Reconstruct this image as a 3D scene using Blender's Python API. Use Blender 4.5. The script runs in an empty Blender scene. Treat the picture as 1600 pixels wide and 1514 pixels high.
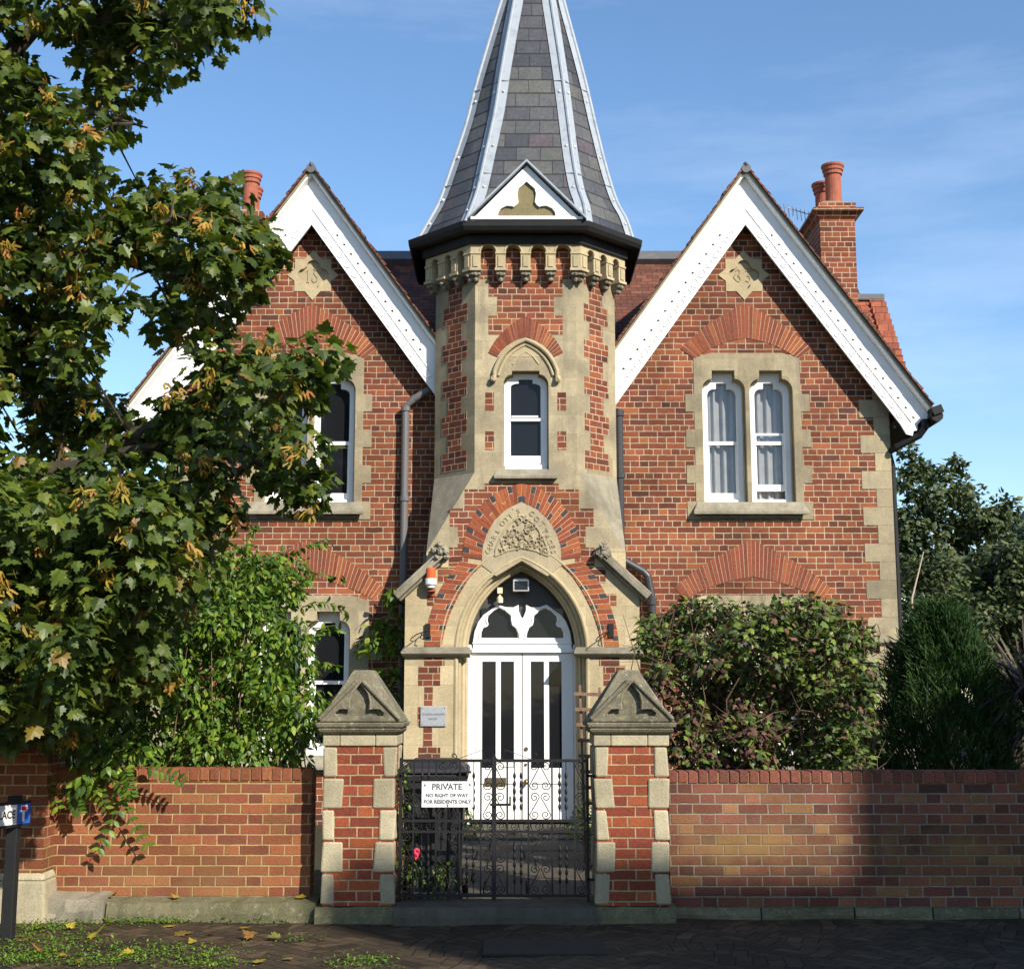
import bpy, math, random
import numpy as np
from mathutils import Vector, Matrix
from mathutils.geometry import tessellate_polygon
C = bpy.context.scene.collection
PI = math.pi
R = math.radians
rng = np.random.default_rng(7)
random.seed(7)

# ------------------------------------------------------------------ camera, sky, sun, exposure
F = 2100.0                       # focal length in pixels of the 1600 px wide photograph
HZ = 1085.0                      # row of the horizon
EYE = 1.65
PITCH = math.atan((HZ - 757) / F)
cam = bpy.data.cameras.new('camera')
cam.sensor_width = 36.0
cam.lens = 36.0 * F / 1600.0
cam.clip_end = 2000.0
co = bpy.data.objects.new('camera', cam)
C.objects.link(co)
co.location = (0, 0, EYE)
co.rotation_euler = (PI / 2 + PITCH, 0, 0)
bpy.context.scene.camera = co

SA, SB = 0.80, 0.83              # sun: sideways and upward per unit towards the viewer
sdir = Vector((SA, -1.0, SB)).normalized()
SUN_EL = math.asin(sdir.z)
world = bpy.data.worlds.new('World')
bpy.context.scene.world = world
world.use_nodes = True
wn = world.node_tree
wn.nodes.clear()
wo = wn.nodes.new('ShaderNodeOutputWorld')
bg = wn.nodes.new('ShaderNodeBackground')
sky = wn.nodes.new('ShaderNodeTexSky')
sky.sky_type = 'NISHITA'
sky.sun_disc = False
sky.sun_elevation = SUN_EL
sky.sun_rotation = math.atan2(sdir.x, sdir.y)
sky.air_density = 1.0
sky.dust_density = 0.3
sky.ozone_density = 2.0
bg.inputs['Strength'].default_value = 0.128
hs = wn.nodes.new('ShaderNodeHueSaturation')
hs.inputs['Saturation'].default_value = 1.12
tc = wn.nodes.new('ShaderNodeTexCoord')
mp = wn.nodes.new('ShaderNodeMapping')
mp.inputs['Scale'].default_value = (1.0, 1.0, 5.0)
mp.inputs['Rotation'].default_value = (0, 0.25, 0)
nz = wn.nodes.new('ShaderNodeTexNoise')
nz.inputs['Scale'].default_value = 2.6
nz.inputs['Detail'].default_value = 7
nz.inputs['Roughness'].default_value = 0.6
cr = wn.nodes.new('ShaderNodeValToRGB')
cr.color_ramp.elements[0].position = 0.50
cr.color_ramp.elements[0].color = (0, 0, 0, 1)
cr.color_ramp.elements[1].position = 0.85
cr.color_ramp.elements[1].color = (0.12, 0.12, 0.12, 1)
mx = wn.nodes.new('ShaderNodeMix')
mx.data_type = 'RGBA'
mx.inputs[7].default_value = (9.5, 10.0, 10.6, 1)
L_ = wn.links.new
L_(tc.outputs['Generated'], mp.inputs['Vector'])
L_(mp.outputs['Vector'], nz.inputs['Vector'])
L_(nz.outputs['Fac'], cr.inputs['Fac'])
L_(cr.outputs['Color'], mx.inputs[0])
L_(sky.outputs['Color'], hs.inputs['Color'])
L_(hs.outputs['Color'], mx.inputs[6])
L_(mx.outputs[2], bg.inputs['Color'])
L_(bg.outputs['Background'], wo.inputs['Surface'])

sl = bpy.data.lights.new('sun', 'SUN')
sl.energy = 4.8
sl.angle = R(0.55)
sl.color = (1.0, 0.92, 0.80)
so = bpy.data.objects.new('sun', sl)
C.objects.link(so)
so.rotation_euler = (-sdir).to_track_quat('-Z', 'Y').to_euler()
so.location = (20, -30, 30)
vs = bpy.context.scene.view_settings
vs.view_transform = 'Standard'
vs.look = 'None'
vs.exposure = 0.70
vs.gamma = 1.0
vs.use_curve_mapping = False


def P(px, py, Y):
    """photo pixel -> (X, Z) on the vertical plane at distance Y"""
    xc = (px - 800) / F
    yc = (757 - py) / F
    t = Y / (math.cos(PITCH) - yc * math.sin(PITCH))
    return (t * xc, EYE + t * (math.sin(PITCH) + yc * math.cos(PITCH)))


# ------------------------------------------------------------------ node helpers
class NT:
    def __init__(s, name):
        s.mat = bpy.data.materials.new(name)
        s.mat.use_nodes = True
        s.t = s.mat.node_tree
        s.t.nodes.clear()
        s.out = s.n('ShaderNodeOutputMaterial')

    def n(s, typ, **kw):
        nd = s.t.nodes.new(typ)
        for k, v in kw.items():
            setattr(nd, k, v)
        return nd

    def l(s, a, b):
        s.t.links.new(a, b)

    def put(s, sock, v):
        if isinstance(v, (int, float)):
            sock.default_value = v
        elif isinstance(v, tuple):
            sock.default_value = v if len(v) == len(sock.default_value) else (*v, 1.0)
        else:
            s.l(v, sock)

    def m(s, op, a, b=0.0, c=None):
        nd = s.n('ShaderNodeMath', operation=op)
        s.put(nd.inputs[0], a)
        s.put(nd.inputs[1], b)
        if c is not None:
            s.put(nd.inputs[2], c)
        return nd.outputs[0]

    def mix(s, f, a, b, mode='MIX'):
        nd = s.n('ShaderNodeMix', data_type='RGBA', blend_type=mode)
        s.put(nd.inputs[0], f)
        s.put(nd.inputs[6], a)
        s.put(nd.inputs[7], b)
        return nd.outputs[2]

    def ramp(s, f, stops, interp='LINEAR'):
        nd = s.n('ShaderNodeValToRGB')
        nd.color_ramp.interpolation = interp
        e = nd.color_ramp.elements
        while len(e) < len(stops):
            e.new(0.5)
        for i, (p, c) in enumerate(stops):
            e[i].position = p
            if isinstance(c, (int, float)):
                c = (c, c, c)
            e[i].color = (*c, 1)
        s.put(nd.inputs[0], f)
        return nd.outputs[0]

    def noise(s, scale, detail=4, rough=0.55, vec=None, dist=0.0):
        nd = s.n('ShaderNodeTexNoise')
        nd.inputs['Scale'].default_value = scale
        nd.inputs['Detail'].default_value = detail
        nd.inputs['Roughness'].default_value = rough
        nd.inputs['Distortion'].default_value = dist
        if vec is None:
            vec = s.obj()
        s.l(vec, nd.inputs['Vector'])
        return nd.outputs['Fac']

    def obj(s):
        if not hasattr(s, '_o'):
            s._o = s.n('ShaderNodeTexCoord').outputs['Object']
        return s._o

    def island(s):
        return s.n('ShaderNodeNewGeometry').outputs['Random Per Island']

    def uv(s):
        nd = s.n('ShaderNodeUVMap')
        nd.uv_map = 'UV'
        sp = s.n('ShaderNodeSeparateXYZ')
        s.l(nd.outputs[0], sp.inputs[0])
        return sp.outputs[0], sp.outputs[1], nd.outputs[0]

    def xyz(s, x, y, z=0.0):
        nd = s.n('ShaderNodeCombineXYZ')
        s.put(nd.inputs[0], x)
        s.put(nd.inputs[1], y)
        s.put(nd.inputs[2], z)
        return nd.outputs[0]

    def white(s, vec):
        nd = s.n('ShaderNodeTexWhiteNoise', noise_dimensions='3D')
        s.l(vec, nd.inputs['Vector'])
        return nd.outputs['Value']

    def bump(s, h, strength=0.5, dist=0.01):
        nd = s.n('ShaderNodeBump')
        nd.inputs['Strength'].default_value = strength
        nd.inputs['Distance'].default_value = dist
        s.put(nd.inputs['Height'], h)
        return nd.outputs['Normal']

    def principled(s, col, rough=0.8, normal=None, spec=0.3, metal=0.0, **kw):
        nd = s.n('ShaderNodeBsdfPrincipled')
        s.put(nd.inputs['Base Color'], col)
        s.put(nd.inputs['Roughness'], rough)
        s.put(nd.inputs['Specular IOR Level'], spec)
        s.put(nd.inputs['Metallic'], metal)
        for k, v in kw.items():
            s.put(nd.inputs[k], v)
        if normal is not None:
            s.l(normal, nd.inputs['Normal'])
        s.l(nd.outputs[0], s.out.inputs['Surface'])
        return nd


def brick_mat(name, mode, pal, mortar, ch=0.0757, L=0.2286, mt=0.011, dirt=0.25, bump=0.7, stain=None, rot=0.0, wob=0.004):
    k = NT(name)
    u, v, uv = k.uv()
    if rot:
        u2 = k.m('ADD', k.m('MULTIPLY', u, math.cos(rot)), k.m('MULTIPLY', v, -math.sin(rot)))
        v = k.m('ADD', k.m('MULTIPLY', u, math.sin(rot)), k.m('MULTIPLY', v, math.cos(rot)))
        u = u2
    wn_ = k.noise(7.0, 2, vec=uv)
    wn2 = k.noise(9.0, 2, vec=k.xyz(v, u, 3.0))
    u = k.m('ADD', u, k.m('MULTIPLY', k.m('SUBTRACT', wn_, 0.5), wob * 2.5))
    v = k.m('ADD', v, k.m('MULTIPLY', k.m('SUBTRACT', wn2, 0.5), wob * 2))
    rv = k.m('DIVIDE', v, ch)
    row = k.m('FLOOR', rv)
    fv = k.m('MULTIPLY', k.m('FRACT', rv), ch)
    if mode == 'english':
        par = k.m('FLOORED_MODULO', row, 2.0)
        w = k.m('SUBTRACT', L, k.m('MULTIPLY', par, L / 2))
        uu = k.m('ADD', k.m('DIVIDE', u, w), k.m('MULTIPLY', k.m('FLOORED_MODULO', k.m('FLOOR', k.m('DIVIDE', row, 2.0)), 2.0), 0.5))
        uu = k.m('ADD', uu, k.m('MULTIPLY', par, 0.5))
        col = k.m('FLOOR', uu)
        fu = k.m('MULTIPLY', k.m('FRACT', uu), w)
    elif mode == 'flemish':
        per = L * 1.5
        uu = k.m('DIVIDE', k.m('ADD', u, k.m('MULTIPLY', k.m('FLOORED_MODULO', row, 2.0), per / 2)), per)
        pp = k.m('MULTIPLY', k.m('FRACT', uu), per)
        isH = k.m('GREATER_THAN', pp, L)
        col = k.m('ADD', k.m('MULTIPLY', k.m('FLOOR', uu), 2.0), isH)
        fu = k.m('SUBTRACT', pp, k.m('MULTIPLY', isH, L))
        w = k.m('SUBTRACT', L, k.m('MULTIPLY', isH, L / 2))
    else:
        uu = k.m('ADD', k.m('DIVIDE', u, L), k.m('MULTIPLY', k.m('FLOORED_MODULO', row, 2.0), 0.5))
        col = k.m('FLOOR', uu)
        fu = k.m('MULTIPLY', k.m('FRACT', uu), L)
        w = L
    e = k.m('MINIMUM', k.m('MINIMUM', fu, k.m('SUBTRACT', w, fu)), k.m('MINIMUM', fv, k.m('SUBTRACT', ch, fv)))
    mask = k.ramp(k.m('DIVIDE', e, mt), [(0.30, 0.0), (0.62, 1.0)])
    rnd = k.white(k.xyz(col, row, 1.7))
    rnd2 = k.white(k.xyz(col, row, 9.3))
    bc = k.ramp(rnd, pal)
    bc = k.mix(1.0, bc, k.ramp(rnd2, [(0, 0.72), (1, 1.18)]), 'MULTIPLY')
    fine = k.noise(60, 3)
    bc = k.mix(1.0, bc, k.ramp(fine, [(0.25, 0.72), (0.75, 1.2)]), 'MULTIPLY')
    mc = k.mix(1.0, mortar, k.ramp(k.noise(18, 3), [(0.3, 0.72), (0.7, 1.1)]), 'MULTIPLY')
    col_ = k.mix(mask, mc, bc)
    soot = k.noise(3.1, 5, 0.7)
    col_ = k.mix(k.m('MULTIPLY', k.ramp(soot, [(0.52, 0.0), (0.70, 1.0)]), dirt * 0.8), col_, k.mix(1.0, col_, (0.5, 0.47, 0.46), 'MULTIPLY'))
    big = k.noise(0.9, 6, 0.62)
    col_ = k.mix(1.0, col_, k.ramp(big, [(0.30, 1 - dirt), (0.62, 1.08)]), 'MULTIPLY')
    if stain:
        st, lo, hi, amt = stain
        s2 = k.noise(1.7, 6, 0.65, vec=k.xyz(u, v, 4.0))
        zz = k.ramp(k.m('DIVIDE', v, 1.2), [(lo, 0.0), ((lo + hi) / 2, 1.0), (hi, 0.0)])
        col_ = k.mix(k.m('MULTIPLY', k.m('MULTIPLY', k.ramp(s2, [(0.4, 0.0), (0.62, 1.0)]), zz), amt), col_, st)
    h = k.m('ADD', k.m('MULTIPLY', mask, 0.7), k.m('MULTIPLY', fine, 0.35))
    k.principled(col_, 0.86, k.bump(h, bump, 0.010), 0.2)
    return k.mat


def stone_mat(name, c1, c2, dark=(0.10, 0.09, 0.065), damt=0.4, isl=0.25, lichen=0.0, bump=0.35, joints=False):
    k = NT(name)
    big = k.noise(1.6, 6, 0.65)
    mid = k.noise(9, 5, 0.6)
    fine = k.noise(70, 3, 0.6)
    c = k.mix(k.ramp(mid, [(0.3, 0.0), (0.7, 1.0)]), c1, c2)
    c = k.mix(1.0, c, k.ramp(k.island(), [(0, 1 - isl), (1, 1 + isl * 0.5)]), 'MULTIPLY')
    c = k.mix(1.0, c, k.ramp(fine, [(0.3, 0.82), (0.7, 1.12)]), 'MULTIPLY')
    st = k.noise(3.0, 5, 0.6, vec=k.stretch(2.4, 2.4, 0.5) if hasattr(k, 'stretch') else None)
    c = k.mix(k.m('MULTIPLY', k.ramp(big, [(0.48, 0.0), (0.68, 1.0)]), damt), c, dark)
    c = k.mix(k.m('MULTIPLY', k.ramp(st, [(0.52, 0.0), (0.7, 1.0)]), damt * 0.7), c, dark)
    if joints:
        u, v, uv = k.uv()
        rv = k.m('DIVIDE', k.m('ADD', v, 0.06), 0.2275)
        row = k.m('FLOOR', rv)
        uu = k.m('ADD', k.m('DIVIDE', u, 0.46), k.m('MULTIPLY', k.white(k.xyz(row, 1.0, 2.0)), 0.9))
        fu, fv = k.m('FRACT', uu), k.m('FRACT', rv)
        e = k.m('MINIMUM', k.m('MULTIPLY', k.m('MINIMUM', fu, k.m('SUBTRACT', 1.0, fu)), 0.46), k.m('MULTIPLY', k.m('MINIMUM', fv, k.m('SUBTRACT', 1.0, fv)), 0.2275))
        blk = k.white(k.xyz(k.m('FLOOR', uu), row, 5.0))
        c = k.mix(1.0, c, k.ramp(blk, [(0, 0.84), (1, 1.12)]), 'MULTIPLY')
        c = k.mix(k.ramp(k.m('DIVIDE', e, 0.006), [(0.4, 0.5), (0.8, 0.0)]), c, (0.24, 0.20, 0.14))
    if lichen:
        li = k.noise(14, 5, 0.7)
        c = k.mix(k.m('MULTIPLY', k.ramp(li, [(0.55, 0.0), (0.66, 1.0)]), lichen), c, (0.30, 0.30, 0.13))
        li2 = k.noise(23, 4, 0.7)
        c = k.mix(k.m('MULTIPLY', k.ramp(li2, [(0.58, 0.0), (0.66, 1.0)]), lichen), c, (0.42, 0.40, 0.33))
    h = k.m('ADD', k.m('MULTIPLY', mid, 0.6), k.m('MULTIPLY', fine, 0.5))
    k.principled(c, 0.9, k.bump(h, bump, 0.012), 0.15)
    return k.mat


def _stretch(s, x, y, z):
    nd = s.n('ShaderNodeMapping')
    nd.inputs['Scale'].default_value = (x, y, z)
    s.l(s.obj(), nd.inputs['Vector'])
    return nd.outputs[0]


NT.stretch = _stretch


def island_mat(name, pal, rough=0.8, spec=0.2, bumpy=0.3, scale=40, var=(0.75, 1.15)):
    k = NT(name)
    c = k.ramp(k.island(), pal)
    f = k.noise(scale, 4)
    c = k.mix(1.0, c, k.ramp(f, [(0.3, var[0]), (0.7, var[1])]), 'MULTIPLY')
    k.principled(c, rough, k.bump(f, bumpy, 0.008), spec)
    return k.mat


def tile_mat(name, pal, course, width, lap=0.7, dirt=0.3, rough=0.75):
    k = NT(name)
    u, v, uv = k.uv()
    rv = k.m('DIVIDE', v, course)
    row = k.m('FLOOR', rv)
    fv = k.m('FRACT', rv)
    r1 = k.white(k.xyz(row, 0.3, 0.0))
    uu = k.m('ADD', k.m('DIVIDE', u, width), k.m('ADD', k.m('MULTIPLY', k.m('FLOORED_MODULO', row, 2.0), 0.5), k.m('MULTIPLY', r1, 0.18)))
    col = k.m('FLOOR', uu)
    fu = k.m('FRACT', uu)
    e = k.m('MULTIPLY', k.m('MINIMUM', fu, k.m('SUBTRACT', 1.0, fu)), width)
    jm = k.ramp(k.m('DIVIDE', e, 0.006), [(0.25, 0.0), (0.8, 1.0)])
    hm = k.ramp(fv, [(0.0, 0.0), (0.06, 0.0), (0.12, 1.0)])
    mask = k.m('MULTIPLY', jm, hm)
    rnd = k.white(k.xyz(col, row, 2.2))
    c = k.ramp(rnd, pal)
    n1 = k.noise(28, 4)
    c = k.mix(1.0, c, k.ramp(n1, [(0.3, 0.75), (0.7, 1.2)]), 'MULTIPLY')
    big = k.noise(1.3, 6, 0.65)
    c = k.mix(1.0, c, k.ramp(big, [(0.32, 1 - dirt), (0.65, 1.1)]), 'MULTIPLY')
    sp = k.noise(46, 4, 0.75)
    c = k.mix(k.ramp(sp, [(0.66, 0.0), (0.72, 0.5)]), c, (0.45, 0.45, 0.42))
    c = k.mix(k.m('ADD', 0.25, k.m('MULTIPLY', mask, 0.75)), (0.012, 0.011, 0.011), c)
    h = k.m('ADD', k.m('MULTIPLY', k.m('SUBTRACT', 1.0, fv), lap), k.m('ADD', k.m('MULTIPLY', mask, 0.4), k.m('MULTIPLY', rnd, 0.3)))
    k.principled(c, rough, k.bump(h, 0.8, 0.02), 0.25)
    return k.mat


def paint_mat(name, col, rough=0.5, dirt=0.12, dcol=(0.25, 0.24, 0.2), scale=5):
    k = NT(name)
    a = k.noise(scale, 6, 0.65)
    c = k.mix(k.m('MULTIPLY', k.ramp(a, [(0.5, 0.0), (0.72, 1.0)]), dirt), col, dcol)
    k.principled(c, rough, k.bump(k.noise(30, 3), 0.12, 0.004), 0.35)
    return k.mat


def leaf_mat(name, pal, rough=0.45, trans=0.25, spec=0.4, vein=0.0):
    k = NT(name)
    isl = k.island()
    if name == 'fallen_leaf':
        isl = k.n('ShaderNodeObjectInfo').outputs['Random']
    c = k.ramp(isl, pal)
    c = k.mix(1.0, c, k.ramp(k.noise(12, 3), [(0.3, 0.72), (0.7, 1.2)]), 'MULTIPLY')
    p = k.n('ShaderNodeBsdfPrincipled')
    k.l(c, p.inputs['Base Color'])
    p.inputs['Roughness'].default_value = rough
    p.inputs['Specular IOR Level'].default_value = spec
    k.l(k.bump(k.noise(90, 2), 0.3, 0.004), p.inputs['Normal'])
    t = k.n('ShaderNodeBsdfTranslucent')
    k.l(k.mix(1.0, c, (1.25, 1.3, 0.5), 'MULTIPLY'), t.inputs['Color'])
    ms = k.n('ShaderNodeMixShader')
    ms.inputs[0].default_value = trans
    k.l(p.outputs[0], ms.inputs[1])
    k.l(t.outputs[0], ms.inputs[2])
    k.l(ms.outputs[0], k.out.inputs['Surface'])
    return k.mat


def plain(name, col, rough=0.5, spec=0.4, metal=0.0, bump=0.0, scale=40, var=0.12):
    k = NT(name)
    f = k.noise(scale, 4)
    c = k.mix(1.0, col, k.ramp(f, [(0.3, 1 - var), (0.7, 1 + var)]), 'MULTIPLY')
    k.principled(c, rough, k.bump(f, bump, 0.006) if bump else None, spec, metal)
    return k.mat


RED = [(0.0, (0.095, 0.043, 0.031)), (0.12, (0.150, 0.051, 0.032)), (0.4, (0.200, 0.060, 0.032)), (0.72, (0.232, 0.070, 0.034)),
       (0.93, (0.265, 0.086, 0.037)), (1.0, (0.295, 0.102, 0.040))]
GARD = [(0.0, (0.17, 0.060, 0.036)), (0.4, (0.225, 0.070, 0.036)), (0.75, (0.255, 0.088, 0.040)), (1.0, (0.27, 0.115, 0.048))]
GARD2 = [(0.0, (0.10, 0.047, 0.036)), (0.4, (0.165, 0.060, 0.040)), (0.75, (0.20, 0.078, 0.045)), (1.0, (0.24, 0.125, 0.055))]
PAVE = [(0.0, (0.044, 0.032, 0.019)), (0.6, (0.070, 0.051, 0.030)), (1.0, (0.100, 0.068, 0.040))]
MAT = dict(
    brick=brick_mat('red_brick', 'english', RED, (0.50, 0.385, 0.265), dirt=0.45, mt=0.0118, wob=0.007),
    wall=brick_mat('garden_brick', 'flemish', GARD, (0.40, 0.28, 0.13), dirt=0.3, mt=0.012, stain=((0.25, 0.16, 0.06), -0.4, 0.5, 0.5)),
    wall2=brick_mat('old_garden_brick', 'flemish', GARD2, (0.25, 0.21, 0.16), dirt=0.4, mt=0.012, stain=((0.23, 0.155, 0.055), 0.20, 0.66, 0.6)),
    pier=brick_mat('pier_brick', 'flemish', [(0, (0.20, 0.050, 0.030)), (0.5, (0.27, 0.062, 0.031)), (1, (0.34, 0.095, 0.036))], (0.40, 0.30, 0.17), dirt=0.3, mt=0.012),
    voussoir=island_mat('arch_brick', [(0, (0.16, 0.052, 0.032)), (0.45, (0.21, 0.060, 0.034)), (0.85, (0.255, 0.076, 0.038)), (1, (0.34, 0.12, 0.040))], 0.85, 0.2),
    voussoir2=island_mat('porch_arch_brick', [(0, (0.18, 0.050, 0.031)), (0.5, (0.275, 0.072, 0.034)), (1, (0.36, 0.115, 0.040))], 0.85, 0.2),
    bluebrick=island_mat('blue_brick', [(0, (0.030, 0.029, 0.036)), (0.7, (0.048, 0.043, 0.048)), (1, (0.09, 0.055, 0.045))], 0.7, 0.3),
    mortar=plain('lime_mortar', (0.50, 0.37, 0.24), 0.95, 0.1, bump=0.4, scale=80),
    stone=stone_mat('bath_stone', (0.40, 0.335, 0.215), (0.33, 0.28, 0.185), damt=0.55, dark=(0.14, 0.125, 0.09)),
    ashlar=stone_mat('ashlar', (0.41, 0.345, 0.22), (0.335, 0.285, 0.185), damt=0.6, dark=(0.14, 0.125, 0.095), joints=True),
    stone2=stone_mat('pale_bath_stone', (0.47, 0.39, 0.245), (0.40, 0.33, 0.20), damt=0.3, isl=0.12, dark=(0.22, 0.19, 0.13)),
    ashlar2=stone_mat('pale_ashlar', (0.48, 0.395, 0.245), (0.41, 0.335, 0.20), damt=0.3, isl=0.12, dark=(0.22, 0.19, 0.13), joints=True),
    grey=stone_mat('weathered_stone', (0.30, 0.27, 0.205), (0.22, 0.20, 0.15), damt=0.6, lichen=0.12, bump=0.6, dark=(0.10, 0.09, 0.065)),
    cap=stone_mat('lichened_stone', (0.22, 0.20, 0.14), (0.14, 0.125, 0.09), damt=0.75, lichen=0.4, bump=0.8, dark=(0.055, 0.05, 0.035)),
    quoin=stone_mat('pier_stone', (0.44, 0.385, 0.255), (0.34, 0.30, 0.205), damt=0.35, isl=0.3, bump=0.6, dark=(0.16, 0.145, 0.10)),
    kerb=stone_mat('mossy_stone', (0.17, 0.15, 0.09), (0.12, 0.115, 0.065), damt=0.6, lichen=0.25, bump=0.8, dark=(0.05, 0.055, 0.025)),
    tile=tile_mat('clay_tile', [(0, (0.085, 0.040, 0.030)), (0.5, (0.14, 0.052, 0.034)), (1, (0.20, 0.078, 0.045))], 0.088, 0.165, dirt=0.45),
    rtile=tile_mat('red_clay_tile', [(0, (0.24, 0.07, 0.040)), (0.5, (0.30, 0.085, 0.045)), (1, (0.36, 0.11, 0.055))], 0.11, 0.18, dirt=0.3),
    slate=tile_mat('slate', [(0, (0.045, 0.049, 0.060)), (0.35, (0.066, 0.069, 0.078)), (0.7, (0.080, 0.083, 0.087)), (0.93, (0.095, 0.097, 0.090)), (1, (0.082, 0.066, 0.078))], 0.205, 0.30, dirt=0.3, rough=0.55),
    lead=paint_mat('lead_flashing', (0.29, 0.325, 0.365), 0.6, 0.7, (0.17, 0.19, 0.22), 9),
    dlead=paint_mat('dark_lead', (0.10, 0.10, 0.105), 0.6, 0.4, (0.2, 0.2, 0.16), 7),
    white=paint_mat('white_paint', (0.83, 0.83, 0.82), 0.45, 0.10),
    black=paint_mat('black_paint', (0.008, 0.008, 0.009), 0.7, 0.3, (0.03, 0.033, 0.024)),
    iron=plain('wrought_iron', (0.009, 0.009, 0.010), 0.6, 0.3, bump=0.2),
    pipe=plain('grey_pipe', (0.12, 0.115, 0.115), 0.5, 0.4),
    dpipe=plain('dark_pipe', (0.035, 0.037, 0.042), 0.45, 0.4),
    terra=plain('terracotta', (0.30, 0.095, 0.058), 0.75, 0.2, bump=0.2, scale=12, var=0.2),
    flaunch=stone_mat('flaunching', (0.30, 0.27, 0.17), (0.22, 0.2, 0.12), lichen=0.3),
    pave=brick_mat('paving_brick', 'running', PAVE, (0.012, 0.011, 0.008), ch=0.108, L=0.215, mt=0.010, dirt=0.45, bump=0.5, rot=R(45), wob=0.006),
    bark=stone_mat('bark', (0.075, 0.062, 0.045), (0.045, 0.038, 0.028), damt=0.3, isl=0.1, bump=1.0, dark=(0.025, 0.022, 0.018)),
    twig=plain('dry_twig', (0.13, 0.085, 0.055), 0.8, 0.2),
    wood=plain('weathered_wood', (0.19, 0.115, 0.075), 0.8, 0.2, bump=0.5, scale=30, var=0.3),
    bin=plain('bin_plastic', (0.020, 0.020, 0.023), 0.42, 0.4, bump=0.1, scale=90),
    soil=stone_mat('garden_soil', (0.05, 0.042, 0.028), (0.04, 0.045, 0.02), damt=0.3, bump=1.0),
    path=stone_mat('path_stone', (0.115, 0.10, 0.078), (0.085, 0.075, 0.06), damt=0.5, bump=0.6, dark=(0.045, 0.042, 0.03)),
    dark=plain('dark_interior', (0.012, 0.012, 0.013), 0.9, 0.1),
    orange=plain('orange_plastic', (0.62, 0.10, 0.02), 0.35, 0.5),
    wplastic=plain('white_plastic', (0.75, 0.75, 0.73), 0.35, 0.5),
    cream=plain('cream_plastic', (0.68, 0.60, 0.42), 0.4, 0.5),
    steel=plain('brushed_steel', (0.52, 0.53, 0.55), 0.38, 0.5, 0.6),
    brass=plain('old_brass', (0.22, 0.165, 0.085), 0.4, 0.5, 0.8),
    ink=plain('black_lettering', (0.02, 0.02, 0.02), 0.6, 0.2),
    gink=plain('grey_lettering', (0.07, 0.07, 0.10), 0.6, 0.2),
    blue=plain('blue_enamel', (0.012, 0.09, 0.42), 0.35, 0.5),
    redp=plain('red_enamel', (0.45, 0.02, 0.03), 0.35, 0.5),
    pink=plain('pink_petal', (0.60, 0.05, 0.10), 0.6, 0.2),
    signw=paint_mat('sign_enamel', (0.62, 0.62, 0.60), 0.35, 0.15),
    curtain=plain('net_curtain', (0.30, 0.295, 0.285), 0.9, 0.1, scale=8),
    band=paint_mat('spandrel_paint', (0.050, 0.050, 0.053), 0.5, 0.3),
    tan=stone_mat('tan_panel', (0.22, 0.185, 0.10), (0.18, 0.155, 0.085), damt=0.3),
    leaf=leaf_mat('sycamore_leaf', [(0, (0.036, 0.060, 0.012)), (0.45, (0.065, 0.102, 0.016)), (0.80, (0.105, 0.148, 0.021)), (0.94, (0.16, 0.19, 0.026)), (0.97, (0.20, 0.18, 0.025)), (1, (0.20, 0.095, 0.025))], 0.46, 0.34, 0.4),
    keys=leaf_mat('sycamore_key', [(0, (0.28, 0.20, 0.035)), (0.6, (0.42, 0.28, 0.045)), (1, (0.34, 0.13, 0.045))], 0.6, 0.3, 0.3),
    jas=leaf_mat('jasmine_leaf', [(0, (0.042, 0.090, 0.012)), (0.5, (0.090, 0.175, 0.018)), (0.85, (0.16, 0.25, 0.024)), (1, (0.25, 0.30, 0.03))], 0.45, 0.34, 0.4),
    hedge=leaf_mat('hedge_leaf', [(0, (0.042, 0.060, 0.020)), (0.45, (0.070, 0.104, 0.025)), (0.72, (0.115, 0.17, 0.030)), (0.93, (0.17, 0.23, 0.035)), (0.95, (0.12, 0.055, 0.032)), (1, (0.18, 0.085, 0.055))], 0.5, 0.2, 0.35),
    deadleaf=leaf_mat('dead_leaf', [(0, (0.060, 0.032, 0.024)), (0.6, (0.11, 0.055, 0.042)), (1, (0.17, 0.09, 0.060))], 0.7, 0.1, 0.2),
    cyp=leaf_mat('cypress_leaf', [(0, (0.013, 0.034, 0.009)), (0.6, (0.021, 0.055, 0.011)), (0.96, (0.040, 0.082, 0.014)), (1, (0.08, 0.06, 0.03))], 0.6, 0.15, 0.2),
    cord=leaf_mat('cordyline_leaf', [(0, (0.030, 0.018, 0.020)), (0.7, (0.060, 0.035, 0.036)), (1, (0.14, 0.11, 0.07))], 0.5, 0.1, 0.3),
    far=leaf_mat('far_leaf', [(0, (0.040, 0.060, 0.026)), (0.6, (0.066, 0.095, 0.036)), (1, (0.13, 0.15, 0.055))], 0.55, 0.2, 0.3),
    weed=leaf_mat('weed_leaf', [(0, (0.055, 0.12, 0.016)), (0.6, (0.11, 0.22, 0.022)), (1, (0.20, 0.28, 0.035))], 0.5, 0.3, 0.3),
    fall=leaf_mat('fallen_leaf', [(0, (0.30, 0.24, 0.03)), (0.4, (0.40, 0.27, 0.03)), (0.65, (0.24, 0.12, 0.03)), (0.8, (0.30, 0.10, 0.03)), (1, (0.13, 0.14, 0.03))], 0.6, 0.15, 0.3),
)


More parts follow.
